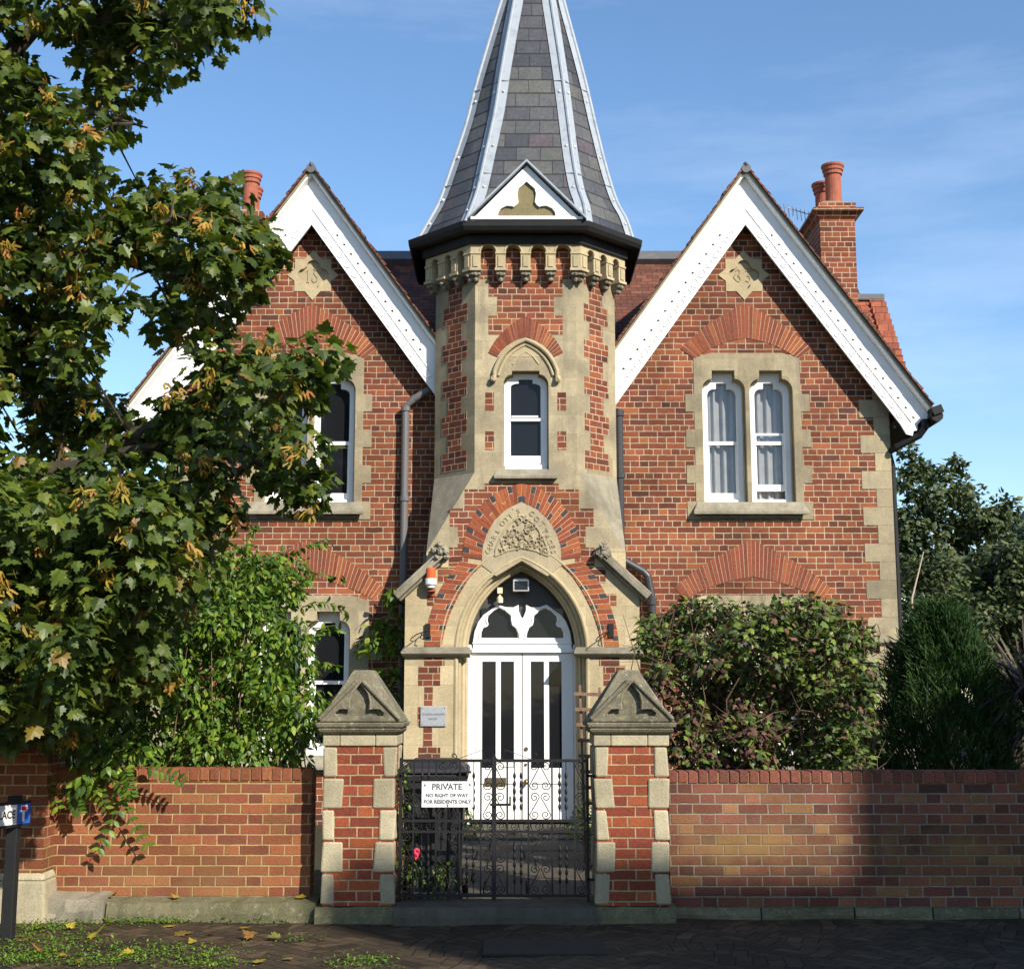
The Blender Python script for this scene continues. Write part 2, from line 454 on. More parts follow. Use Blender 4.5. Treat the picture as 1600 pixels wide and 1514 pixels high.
def glass_mats():
    k = NT('dark_glass')
    k.principled((0.010, 0.011, 0.013), 0.06, k.bump(k.noise(4, 2), 0.06, 0.02), 0.25)
    MAT['glass'] = k.mat
    k = NT('clear_glass')
    tr = k.n('ShaderNodeBsdfTransparent')
    tr.inputs[0].default_value = (0.93, 0.94, 0.95, 1)
    gl = k.n('ShaderNodeBsdfGlossy')
    gl.inputs['Roughness'].default_value = 0.03
    lw = k.n('ShaderNodeLayerWeight')
    lw.inputs[0].default_value = 0.5
    fac = k.m('ADD', 0.04, k.m('MULTIPLY', k.m('POWER', lw.outputs['Facing'], 4.0), 0.6))
    ms = k.n('ShaderNodeMixShader')
    k.l(fac, ms.inputs[0])
    k.l(tr.outputs[0], ms.inputs[1])
    k.l(gl.outputs[0], ms.inputs[2])
    k.l(ms.outputs[0], k.out.inputs['Surface'])
    MAT['cglass'] = k.mat


glass_mats()


# ------------------------------------------------------------------ mesh helpers
class MB:
    def __init__(s):
        s.v = []
        s.f = []

    def add(s, vs_, fs):
        o = len(s.v)
        s.v += [tuple(p) for p in vs_]
        s.f += [tuple(i + o for i in q) for q in fs]
        return s

    def box(s, x0, x1, y0, y1, z0, z1, rot=None, piv=None):
        p = [Vector((x, y, z)) for z in (z0, z1) for y in (y0, y1) for x in (x0, x1)]
        if rot is not None:
            c = Vector(piv) if piv else Vector(((x0 + x1) / 2, (y0 + y1) / 2, (z0 + z1) / 2))
            p = [rot @ (q - c) + c for q in p]
        return s.add(p, [(0, 2, 3, 1), (4, 5, 7, 6), (0, 1, 5, 4), (2, 6, 7, 3), (0, 4, 6, 2), (1, 3, 7, 5)])

    def frustum(s, b, t, z0, z1):
        """b, t = (x0, x1, y0, y1) at z0 and z1"""
        p = [(b[0], b[2], z0), (b[1], b[2], z0), (b[1], b[3], z0), (b[0], b[3], z0),
             (t[0], t[2], z1), (t[1], t[2], z1), (t[1], t[3], z1), (t[0], t[3], z1)]
        return s.add(p, [(3, 2, 1, 0), (4, 5, 6, 7), (0, 1, 5, 4), (1, 2, 6, 5), (2, 3, 7, 6), (3, 0, 4, 7)])

    def plate(s, outline, y0, y1, holes=(), M=None):
        """outline in (x, z), solid between y0 (front) and y1 (back)"""
        def area(q):
            return sum(q[i][0] * q[(i + 1) % len(q)][1] - q[(i + 1) % len(q)][0] * q[i][1] for i in range(len(q)))
        loops = [list(outline) if area(outline) > 0 else list(outline)[::-1]]
        for h in holes:
            loops.append(list(h) if area(h) < 0 else list(h)[::-1])
        flat = [p for l in loops for p in l]
        tris = tessellate_polygon([[Vector((p[0], p[1], 0)) for p in l] for l in loops])
        n = len(flat)
        vs_ = [Vector((p[0], y0, p[1])) for p in flat] + [Vector((p[0], y1, p[1])) for p in flat]
        if M is not None:
            vs_ = [M @ q for q in vs_]
        fs = []
        for t in tris:
            a, b, c = [flat[i] for i in t]
            ar = (b[0] - a[0]) * (c[1] - a[1]) - (c[0] - a[0]) * (b[1] - a[1])
            if abs(ar) < 1e-12:
                continue
            if ar < 0:
                t = t[::-1]
            fs.append(tuple(t))
            fs.append(tuple(i + n for i in t[::-1]))
        o = 0
        for l in loops:
            k = len(l)
            for i in range(k):
                j = (i + 1) % k
                fs.append((o + j, o + i, o + i + n, o + j + n))
            o += k
        return s.add(vs_, fs)

    def rect(s, x0, x1, z0, z1, y0, y1, M=None):
        return s.plate([(x0, z0), (x1, z0), (x1, z1), (x0, z1)], y0, y1, (), M)

    def tube(s, path, r, n=8, cap=True):
        path = [Vector(p) for p in path]
        rs = r if isinstance(r, (list, tuple)) else [r] * len(path)
        rings = []
        up = None
        for i, p in enumerate(path):
            d = (path[min(i + 1, len(path) - 1)] - path[max(i - 1, 0)])
            if d.length < 1e-9:
                d = Vector((0, 0, 1))
            d.normalize()
            if up is None:
                up = d.orthogonal().normalized()
            up = (up - d * up.dot(d))
            if up.length < 1e-6:
                up = d.orthogonal()
            up.normalize()
            b = d.cross(up)
            rings.append([p + (up * math.cos(2 * PI * k / n) + b * math.sin(2 * PI * k / n)) * rs[i] for k in range(n)])
        vs_ = [q for g in rings for q in g]
        fs = []
        for i in range(len(rings) - 1):
            for k in range(n):
                k2 = (k + 1) % n
                fs.append((i * n + k, i * n + k2, (i + 1) * n + k2, (i + 1) * n + k))
        if cap:
            fs.append(tuple(range(n))[::-1])
            fs.append(tuple((len(rings) - 1) * n + k for k in range(n)))
        return s.add(vs_, fs)

    def lathe(s, prof, cx, cy, n=16):
        vs_ = []
        for r, z in prof:
            for k in range(n):
                a = 2 * PI * k / n
                vs_.append((cx + r * math.cos(a), cy + r * math.sin(a), z))
        fs = []
        m = len(prof)
        for i in range(m - 1):
            for k in range(n):
                k2 = (k + 1) % n
                fs.append((i * n + k, i * n + k2, (i + 1) * n + k2, (i + 1) * n + k))
        fs.append(tuple(range(n))[::-1])
        fs.append(tuple((m - 1) * n + k for k in range(n)))
        return s.add(vs_, fs)

    def blob(s, c, r, sub=1, jit=0.25):
        """small rough lump"""
        rx, ry, rz = r if isinstance(r, tuple) else (r, r, r)
        nu, nv = 8, 6
        vs_ = []
        for j in range(nv + 1):
            th = PI * j / nv
            for i in range(nu):
                a = 2 * PI * i / nu
                k = 1 + jit * (random.random() - 0.5)
                vs_.append((c[0] + rx * k * math.sin(th) * math.cos(a), c[1] + ry * k * math.sin(th) * math.sin(a), c[2] + rz * k * math.cos(th)))
        fs = [(j * nu + i, (j + 1) * nu + i, (j + 1) * nu + (i + 1) % nu, j * nu + (i + 1) % nu) for j in range(nv) for i in range(nu)]
        return s.add(vs_, fs)


def link_mesh(name, V, Fc, mat, smooth=False):
    me = bpy.data.meshes.new(name)
    V = np.asarray(V, dtype=np.float32).reshape(-1, 3)
    me.from_pydata(V.tolist(), [], Fc if isinstance(Fc, list) else Fc.tolist())
    me.update()
    nl = len(me.loops)
    li = np.zeros(nl, dtype=np.int32)
    me.loops.foreach_get('vertex_index', li)
    npoly = len(me.polygons)
    nm = np.zeros(npoly * 3, dtype=np.float32)
    me.polygons.foreach_get('normal', nm)
    nm = nm.reshape(-1, 3)
    tot = np.zeros(npoly, dtype=np.int32)
    me.polygons.foreach_get('loop_total', tot)
    pn = np.repeat(nm, tot, axis=0)
    h = np.hypot(pn[:, 0], pn[:, 1])
    flat = h < 0.02
    hh = np.where(flat, 1, h)
    T = np.stack([-pn[:, 1] / hh, pn[:, 0] / hh, np.zeros(nl)], 1)
    T[flat] = (1, 0, 0)
    B = np.cross(pn, T)
    B[flat] = (0, 1, 0)
    p = V[li]
    uv = np.stack([(p * T).sum(1), (p * B).sum(1)], 1).astype(np.float32)
    ul = me.uv_layers.new(name='UV')
    ul.data.foreach_set('uv', uv.ravel())
    if smooth:
        me.polygons.foreach_set('use_smooth', np.ones(npoly, dtype=bool))
    me.materials.append(mat)
    o = bpy.data.objects.new(name, me)
    C.objects.link(o)
    return o


def setp(o, parent):
    o.parent = parent
    if parent.type == 'EMPTY':
        o.matrix_parent_inverse = Matrix.Translation(-Vector(parent.location))


def bev(o, w=0.008, seg=2):
    m = o.modifiers.new('bevel', 'BEVEL')
    m.width = w
    m.segments = seg
    m.limit_method = 'ANGLE'
    m.angle_limit = R(40)
    return o


SPLIT = {'broach', 'porch_brickwork', 'tower_brickwork', 'tower_side', 'coping', 'crocket', 'string_course', 'gutter', 'screw', 'bead', 'tie', 'pane', 'fixing', 'quoins', 'porch_side', 'chimney_pot', 'curtain',
         'brick_arch', 'arch_mortar', 'latch', 'twisted_bar', 'porch_front', 'step', 'base', 'window_frames', 'bracket', 'corbel', 'hood_mould', 'blue_brick'}


def split_mb(mb, gap=0.025):
    n = len(mb.v)
    par = list(range(n))

    def find(i):
        while par[i] != i:
            par[i] = par[par[i]]
            i = par[i]
        return i
    for f in mb.f:
        a = find(f[0])
        for j in f[1:]:
            b = find(j)
            if a != b:
                par[b] = a
    V = np.array(mb.v)
    root = np.array([find(i) for i in range(n)])
    comps = [np.where(root == r_)[0] for r_ in np.unique(root)]
    k = len(comps)
    if k == 1 or k > 700:
        return [mb]
    lo = np.array([V[c].min(0) for c in comps]) - gap / 2
    hi = np.array([V[c].max(0) for c in comps]) + gap / 2
    g = list(range(k))

    def fg(i):
        while g[i] != i:
            g[i] = g[g[i]]
            i = g[i]
        return i
    for i in range(k):
        ov = np.where(((lo[i] <= hi) & (hi[i] >= lo)).all(1))[0]
        for j in ov:
            a, b = fg(i), fg(int(j))
            if a != b:
                g[b] = a
    grp = {}
    for i in range(k):
        grp.setdefault(fg(i), []).append(i)
    if len(grp) == 1 or len(grp) > 40:
        return [mb]
    gv = np.zeros(n, dtype=int)
    for gi, cs in enumerate(grp.values()):
        for c in cs:
            gv[comps[c]] = gi
    out = []
    for gi in range(len(grp)):
        idx = np.where(gv == gi)[0]
        mp_ = {int(o): q for q, o in enumerate(idx)}
        m2 = MB()
        m2.v = [mb.v[i] for i in idx]
        m2.f = [tuple(mp_[i] for i in f) for f in mb.f if gv[f[0]] == gi]
        out.append(m2)
    return out


def part(name, mb, mat, parent, label=None, smooth=False, bevel=0.0):
    if name in SPLIT:
        q = split_mb(mb)
        if len(q) > 1:
            for m2 in q:
                o = part1(name, m2, mat, parent, label, smooth, bevel)
            return o
    return part1(name, mb, mat, parent, label, smooth, bevel)


def part1(name, mb, mat, parent, label=None, smooth=False, bevel=0.0):
    o = link_mesh(name, mb.v, mb.f, MAT[mat] if isinstance(mat, str) else mat, smooth)
    setp(o, parent)
    if label:
        o['label'] = label
    if bevel:
        bev(o, bevel)
    return o


def tag(o, label, cat, group=None):
    o['label'] = label
    o['category'] = cat
    if group:
        o['group'] = group
    return o


def thing(name, label, cat, loc=(0, 0, 0), group=None):
    o = bpy.data.objects.new(name, None)
    C.objects.link(o)
    o.empty_display_size = 0.2
    o.location = loc
    return tag(o, label, cat, group)


def solo(name, mb, mat, label, cat, group=None, smooth=False, bevel=0.0):
    """a thing that is one mesh, its origin at its base"""
    V = np.asarray(mb.v, dtype=float).reshape(-1, 3)
    o = link_mesh(name, V, mb.f, MAT[mat], smooth)
    c = Vector(((V[:, 0].min() + V[:, 0].max()) / 2, (V[:, 1].min() + V[:, 1].max()) / 2, V[:, 2].min()))
    o.data.transform(Matrix.Translation(-c))
    o.location = c
    if bevel:
        bev(o, bevel)
    return tag(o, label, cat, group)


def struct(name, mb, mat):
    o = link_mesh(name, mb.v, mb.f, MAT[mat])
    o['kind'] = 'structure'
    return o


def text_mesh(body, size, extrude=0.001, align='CENTER', sx=1.0, bold=0.0):
    cu = bpy.data.curves.new('lettering', 'FONT')
    cu.body = body
    cu.size = size
    cu.align_x = align
    cu.align_y = 'CENTER'
    cu.extrude = extrude
    cu.offset = bold
    cu.resolution_u = 2
    o = bpy.data.objects.new('lettering', cu)
    C.objects.link(o)
    bpy.context.view_layer.update()
    me = bpy.data.meshes.new_from_object(o.evaluated_get(bpy.context.evaluated_depsgraph_get()))
    vs_ = [(v.co.x * sx, -v.co.z, v.co.y) for v in me.vertices]
    fs = [tuple(p.vertices) for p in me.polygons]
    bpy.data.objects.remove(o)
    bpy.data.curves.remove(cu)
    bpy.data.meshes.remove(me)
    return vs_, fs


def put_text(mb, body, size, x, y, z, rot=0.0, M=None, extrude=0.001, align='CENTER', sx=1.0, bold=0.0):
    v, f = text_mesh(body, size, extrude, align, sx, bold)
    out = []
    for p in v:
        q = Vector((p[0] * math.cos(rot) - p[2] * math.sin(rot) + x, p[1] + y, p[0] * math.sin(rot) + p[2] * math.cos(rot) + z))
        out.append(M @ q if M is not None else q)
    mb.add(out, f)


def mirror(pts, cx):
    """left half points (bottom to apex) -> closed outline"""
    return list(pts) + [(2 * cx - x, z) for x, z in reversed(pts) if abs(x - cx) > 1e-4]


def quad_curve(a, b, bulge, n=10):
    """arc from a to b, bulging to the left of the direction by bulge"""
    a = Vector(a)
    b = Vector(b)
    d = b - a
    nrm = Vector((-d.y, d.x)).normalized()
    c = (a + b) / 2 + nrm * bulge * 2
    return [tuple(a * (1 - t) ** 2 + c * 2 * t * (1 - t) + b * t * t) for t in [i / n for i in range(n + 1)]]


def resample(pts, n):
    pts = [Vector(p) for p in pts]
    L = [0]
    for i in range(1, len(pts)):
        L.append(L[-1] + (pts[i] - pts[i - 1]).length)
    out = []
    for k in range(n + 1):
        d = L[-1] * k / n
        i = 1
        while i < len(pts) - 1 and L[i] < d:
            i += 1
        t = (d - L[i - 1]) / max(1e-9, L[i] - L[i - 1])
        out.append(pts[i - 1].lerp(pts[i], t))
    return out


def voussoirs(mb, inner, outer, n, y0, y1, gap=0.10, split=None, M=None, dark=None):
    """wedge bricks between two polylines"""
    a = resample(inner, n)
    b = resample(outer, n)
    for i in range(n):
        g = gap / 2
        i0, i1 = a[i].lerp(a[i + 1], g), a[i].lerp(a[i + 1], 1 - g)
        o0, o1 = b[i].lerp(b[i + 1], g), b[i].lerp(b[i + 1], 1 - g)
        cuts = [(0.0, 1.0)]
        if split == 'alt':
            cuts = [(0, 0.48), (0.52, 1)] if i % 2 else [(0, 1.0)]
            if i % 4 == 1:
                cuts = [(0, 0.63), (0.67, 1)]
            elif i % 4 == 3:
                cuts = [(0, 0.33), (0.37, 1)]
        for ci, (c0, c1) in enumerate(cuts):
            q = [i0.lerp(o0, c0), i1.lerp(o1, c0), i1.lerp(o1, c1), i0.lerp(o0, c1)]
            dy = random.uniform(-0.002, 0.002)
            isd = dark is not None and len(cuts) == 2 and ((i % 4 == 1 and ci == 1) or (i % 4 == 3 and ci == 0)) and random.random() < 0.8
            (dark if isd else mb).plate([tuple(p) for p in q], y0 + dy, y1, (), M)


# ------------------------------------------------------------------ leaves
def leaf_shape(kind):
    if kind == 'maple':
        h = [(0.10, -0.06), (0.36, -0.10), (0.33, 0.08), (0.58, 0.22), (0.44, 0.32), (0.50, 0.50), (0.34, 0.50), (0.22, 0.56), (0.24, 0.74), (0.12, 0.78)]
        b = [(0.0, 0.0)] + h + [(0.0, 1.0)] + [(-x, y) for x, y in reversed(h)]
        cen = (0.0, 0.36)
    elif kind == 'ovate':
        h = [(0.20, 0.16), (0.27, 0.38), (0.18, 0.68)]
        b = [(0.0, 0.0)] + h + [(0.0, 1.0)] + [(-x, y) for x, y in reversed(h)]
        cen = (0.0, 0.42)
    elif kind == 'lobed':
        h = [(0.34, 0.0), (0.30, 0.18), (0.50, 0.42), (0.26, 0.52), (0.20, 0.74)]
        b = [(0.0, 0.0)] + h + [(0.0, 1.0)] + [(-x, y) for x, y in reversed(h)]
        cen = (0.0, 0.4)
    elif kind == 'key':
        b = [(0, 0), (0.30, 0.35), (0.36, 0.95), (0.22, 1.0), (0.06, 0.35), (-0.06, 0.35), (-0.22, 1.0), (-0.36, 0.95), (-0.30, 0.35)]
        cen = (0.0, 0.2)
    elif kind == 'blade':
        b = [(-0.05, 0), (0.05, 0), (0.07, 0.5), (0, 1.0), (-0.07, 0.5)]
        cen = (0, 0.45)
    else:
        b = [(-0.30, 0.1), (0.24, 0.0), (0.42, 0.5), (0.10, 1.0), (-0.36, 0.7)]
        cen = (0.0, 0.45)
    return b, cen


def leaves(pos, d, nrm, size, kind, fold=0.28, droop=0.22):
    """arrays of base points, directions, normals, sizes -> vertices, faces"""
    b, cen = leaf_shape(kind)
    pts = np.array([cen] + b)
    k = len(pts)
    N = len(pos)
    d = d / np.linalg.norm(d, axis=1, keepdims=True)
    nrm = nrm - d * (nrm * d).sum(1, keepdims=True)
    nrm = nrm / np.maximum(1e-6, np.linalg.norm(nrm, axis=1, keepdims=True))
    side = np.cross(d, nrm)
    fo = fold * (0.4 + 1.2 * rng.random((N, 1)))
    dr = droop * (0.2 + 1.6 * rng.random((N, 1)))
    x = pts[None, :, 0] * np.ones((N, 1))
    y = pts[None, :, 1] * np.ones((N, 1))
    z = -np.abs(x) * fo - dr * y * y
    V = pos[:, None, :] + size[:, None, None] * (x[..., None] * side[:, None, :] + y[..., None] * d[:, None, :] + z[..., None] * nrm[:, None, :])
    m = k - 1
    tri = np.array([(0, 1 + i, 1 + (i + 1) % m) for i in range(m)])
    Fc = (tri[None] + (np.arange(N) * k)[:, None, None]).reshape(-1, 3)
    return V.reshape(-1, 3), Fc


class Leaves:
    def __init__(s):
        s.V = []
        s.F = []
        s.o = 0

    def add(s, *a, **kw):
        V, Fc = leaves(*a, **kw)
        s.V.append(V)
        s.F.append(Fc + s.o)
        s.o += len(V)

    def build(s, name, mat, parent=None, label=None):
        o = link_mesh(name, np.concatenate(s.V), np.concatenate(s.F), MAT[mat])
        if parent:
            setp(o, parent)
        if label:
            o['label'] = label
        return o


def unit(n):
    u = rng.normal(size=(n, 3))
    return u / np.linalg.norm(u, axis=1, keepdims=True)


def cluster(c, r, n, fill=0.5):
    """n points on and in an ellipsoid; returns points and outward directions"""
    u = unit(n)
    k = fill + (1 - fill) * rng.random((n, 1)) ** 0.5
    r = np.array(r if isinstance(r, (tuple, list)) else (r, r, r))
    return np.array(c)[None] + u * k * r[None], u


# ------------------------------------------------------------------ ground
YF = 16.6                       # facade
YT = 15.72                      # front of tower and porch
XT = 0.165                      # tower centre line
XP = 0.115                      # porch centre line
m = MB()
m.add([(-300, -200, -0.02), (300, -200, -0.02), (300, 500, -0.02), (-300, 500, -0.02)], [(0, 1, 2, 3)])
struct('ground', m, 'soil')
m = MB()
nx, ny = 90, 40
vs_ = []
for j in range(ny + 1):
    for i in range(nx + 1):
        x = -12 + 26 * i / nx
        y = 1.0 + 9.6 * j / ny
        vs_.append((x, y, 0.006 * math.sin(x * 1.7 + y) * math.sin(y * 2.3 + 1) + 0.006 * math.sin(x * 5 + 2 * y)))
m.add(vs_, [(j * (nx + 1) + i, j * (nx + 1) + i + 1, (j + 1) * (nx + 1) + i + 1, (j + 1) * (nx + 1) + i) for j in range(ny) for i in range(nx)])
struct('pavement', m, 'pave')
m = MB()
m.add([(-300, -30, -0.012), (300, -30, -0.012), (300, 1.0, -0.012), (-300, 1.0, -0.012)], [(0, 1, 2, 3)])
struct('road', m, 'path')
m = MB()
m.box(-9, -0.95, 10.66, 17, -0.01, 0.10)
m.box(0.75, 9, 10.66, 17, -0.01, 0.10)
struct('garden_bed', m, 'soil')
m = MB()
for j in range(7):
    y0 = 10.32 + j * 0.74
    xs = [-0.95, -0.35 + 0.12 * (j % 2), 0.22 - 0.1 * (j % 3), 0.75]
    for a, b in zip(xs[:-1], xs[1:]):
        m.box(a + 0.006, b - 0.006, y0 + 0.006, y0 + 0.734, -0.01, 0.085 + 0.006 * random.random())
o = struct('garden_path', m, 'path')

# ------------------------------------------------------------------ the house
HZ_ = 0.0
house = thing('house', 'red brick gothic house with twin white-boarded gables and a central slate-spired tower', 'house', (XT, YF, 0))
GC = {'r': 2.97, 'l': -2.55}
SLOPE = 1.395


def win_open(cx, z0, zs, hw=0.272):
    """opening outline: straight sides, rounded shoulders, square notch; zs = height of the shoulder spring"""
    l = [(cx - hw, z0), (cx - hw, zs)]
    for i in range(1, 7):
        a = PI - (PI / 2) * i / 6
        l.append((cx - hw + 0.125 + 0.125 * math.cos(a), zs + 0.15 * math.sin(a)))
    l += [(cx - 0.142, zs + 0.17), (cx - 0.142, zs + 0.26)]
    return mirror(l, cx)


def inset_open(cx, z0, zs, hw, sh, nw, top):
    l = [(cx - hw, z0), (cx - hw, zs)]
    for i in range(1, 6):
        a = PI - (PI / 2) * i / 5
        l.append((cx - hw + 0.085 + 0.085 * math.cos(a), zs + sh * math.sin(a)))
    l += [(cx - nw, zs + sh), (cx - nw, top)]
    return mirror(l, cx)


def sash_window(parent, c, zb, zs, zmeet, gaps, curtains, surround_wide, stone_top, label):
    """a two-light window in a stone surround; c centre, zb opening bottom, zs shoulder spring"""
    yw = YF
    w = bpy.data.objects.new('window', None)
    C.objects.link(w)
    w.location = (c, yw, zb)
    w.parent = parent
    w.matrix_parent_inverse = Matrix.Translation(-Vector(parent.location))
    w['label'] = label
    # stone surround, stepped
    hw, ww = surround_wide
    n = int(round((zs + 0.05 - (zb - 0.22)) / 0.228))
    lft = []
    z = zb - 0.22
    for i in range(n):
        x = ww if i % 2 == 0 else hw
        lft += [(c - x, z), (c - x, z + 0.228)]
        z += 0.228
    lft += [(c - hw, z), (c - hw, stone_top - 0.07), (c - hw + 0.22, stone_top)]
    out = mirror(lft, c)
    cl, crr = c - 0.30, c + 0.30
    holes = [win_open(cl, zb, zs), win_open(crr, zb, zs)]
    s = MB()
    s.plate(out, yw - 0.008, yw + 0.07, holes)
    inner = [win_open(cl, zb, zs, 0.255), win_open(crr, zb, zs, 0.255)]
    s2 = MB()
    s2.plate([(c - 0.66, zb - 0.05), (c + 0.66, zb - 0.05), (c + 0.66, zs + 0.34), (c - 0.66, zs + 0.34)], yw + 0.072, yw + 0.26, inner)
    part('surround', s, 'ashlar', w, bevel=0.012)
    part('reveal', s2, 'stone', w)
    # sill
    s = MB()
    s.add([(c - 0.66, yw - 0.012, zb + 0.0), (c + 0.66, yw - 0.012, zb + 0.0), (c + 0.72, yw - 0.11, zb - 0.13), (c - 0.72, yw - 0.11, zb - 0.13),
           (c - 0.66, yw - 0.012, zb - 0.16), (c + 0.66, yw - 0.012, zb - 0.16), (c + 0.72, yw - 0.11, zb - 0.165), (c - 0.72, yw - 0.11, zb - 0.165)],
          [(3, 2, 1, 0), (4, 5, 6, 7), (3, 7, 6, 2), (0, 4, 7, 3), (1, 2, 6, 5)])
    s.box(c - 0.62, c + 0.62, yw - 0.05, yw - 0.01, zb - 0.205, zb - 0.165)
    part('sill', s, 'grey', w, bevel=0.006)
    for k, cx in enumerate((cl, crr)):
        g = gaps[k]
        yf = yw + 0.14
        fr = MB()
        fr.plate(win_open(cx, zb - 0.02, zs, 0.262), yf, yf + 0.09, [inset_open(cx, zb + 0.055, zs - 0.03, 0.185, 0.085, 0.070, zs + 0.13)])
        # upper sash
        fr.rect(cx - 0.19, cx + 0.19, zmeet - 0.025, zmeet + 0.02, yf + 0.025, yf + 0.07)
        # lower sash
        zl = zb + 0.055 + g
        fr.rect(cx - 0.188, cx - 0.165, zl, zmeet + 0.0 + g * 0.9, yf + 0.045, yf + 0.088)
        fr.rect(cx + 0.165, cx + 0.188, zl, zmeet + 0.0 + g * 0.9, yf + 0.045, yf + 0.088)
        fr.rect(cx - 0.188, cx + 0.188, zl, zl + 0.085, yf + 0.043, yf + 0.090)
        if g > 0.05:
            fr.rect(cx - 0.188, cx + 0.188, zmeet + g * 0.9, zmeet + g * 0.9 + 0.03, yf + 0.047, yf + 0.088)
        fr.rect(cx - 0.26, cx + 0.26, zb - 0.02, zb + 0.045, yf - 0.02, yf + 0.10)
        part('frame', fr, 'white', w, bevel=0.004)
        gl = MB()
        gl.rect(cx - 0.20, cx + 0.20, zmeet, zs + 0.2, yf + 0.055, yf + 0.058)
        gl.rect(cx - 0.185, cx + 0.185, zl + 0.02, zmeet + g * 0.9, yf + 0.070, yf + 0.073)
        part('pane', gl, 'cglass' if curtains else 'glass', w)
        if curtains:
            cm = MB()
            nn = 44
            for (xa, xb, ph) in ((cx - 0.30, cx + 0.30, k * 2.1),):
                top = []
                bot = []
                for i in range(nn + 1):
                    t = i / nn
                    x = xa + (xb - xa) * t
                    yy = yf + 0.125 + 0.022 * math.sin(t * 31 + ph) + 0.012 * math.sin(t * 67 + ph * 2)
                    top.append((x, yy, zs + 0.3))
                    bot.append((x, yy + 0.01 * math.sin(t * 17), zb - 0.05))
                cm.add(top + bot, [(i, i + 1, nn + 2 + i, nn + 1 + i) for i in range(nn)])
            part('curtain', cm, 'curtain', w, smooth=True)
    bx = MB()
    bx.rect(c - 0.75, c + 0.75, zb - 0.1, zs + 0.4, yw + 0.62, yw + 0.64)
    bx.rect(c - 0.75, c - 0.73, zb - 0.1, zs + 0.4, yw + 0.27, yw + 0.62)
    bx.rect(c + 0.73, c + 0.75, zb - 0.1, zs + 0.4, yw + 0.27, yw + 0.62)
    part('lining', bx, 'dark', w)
    return w


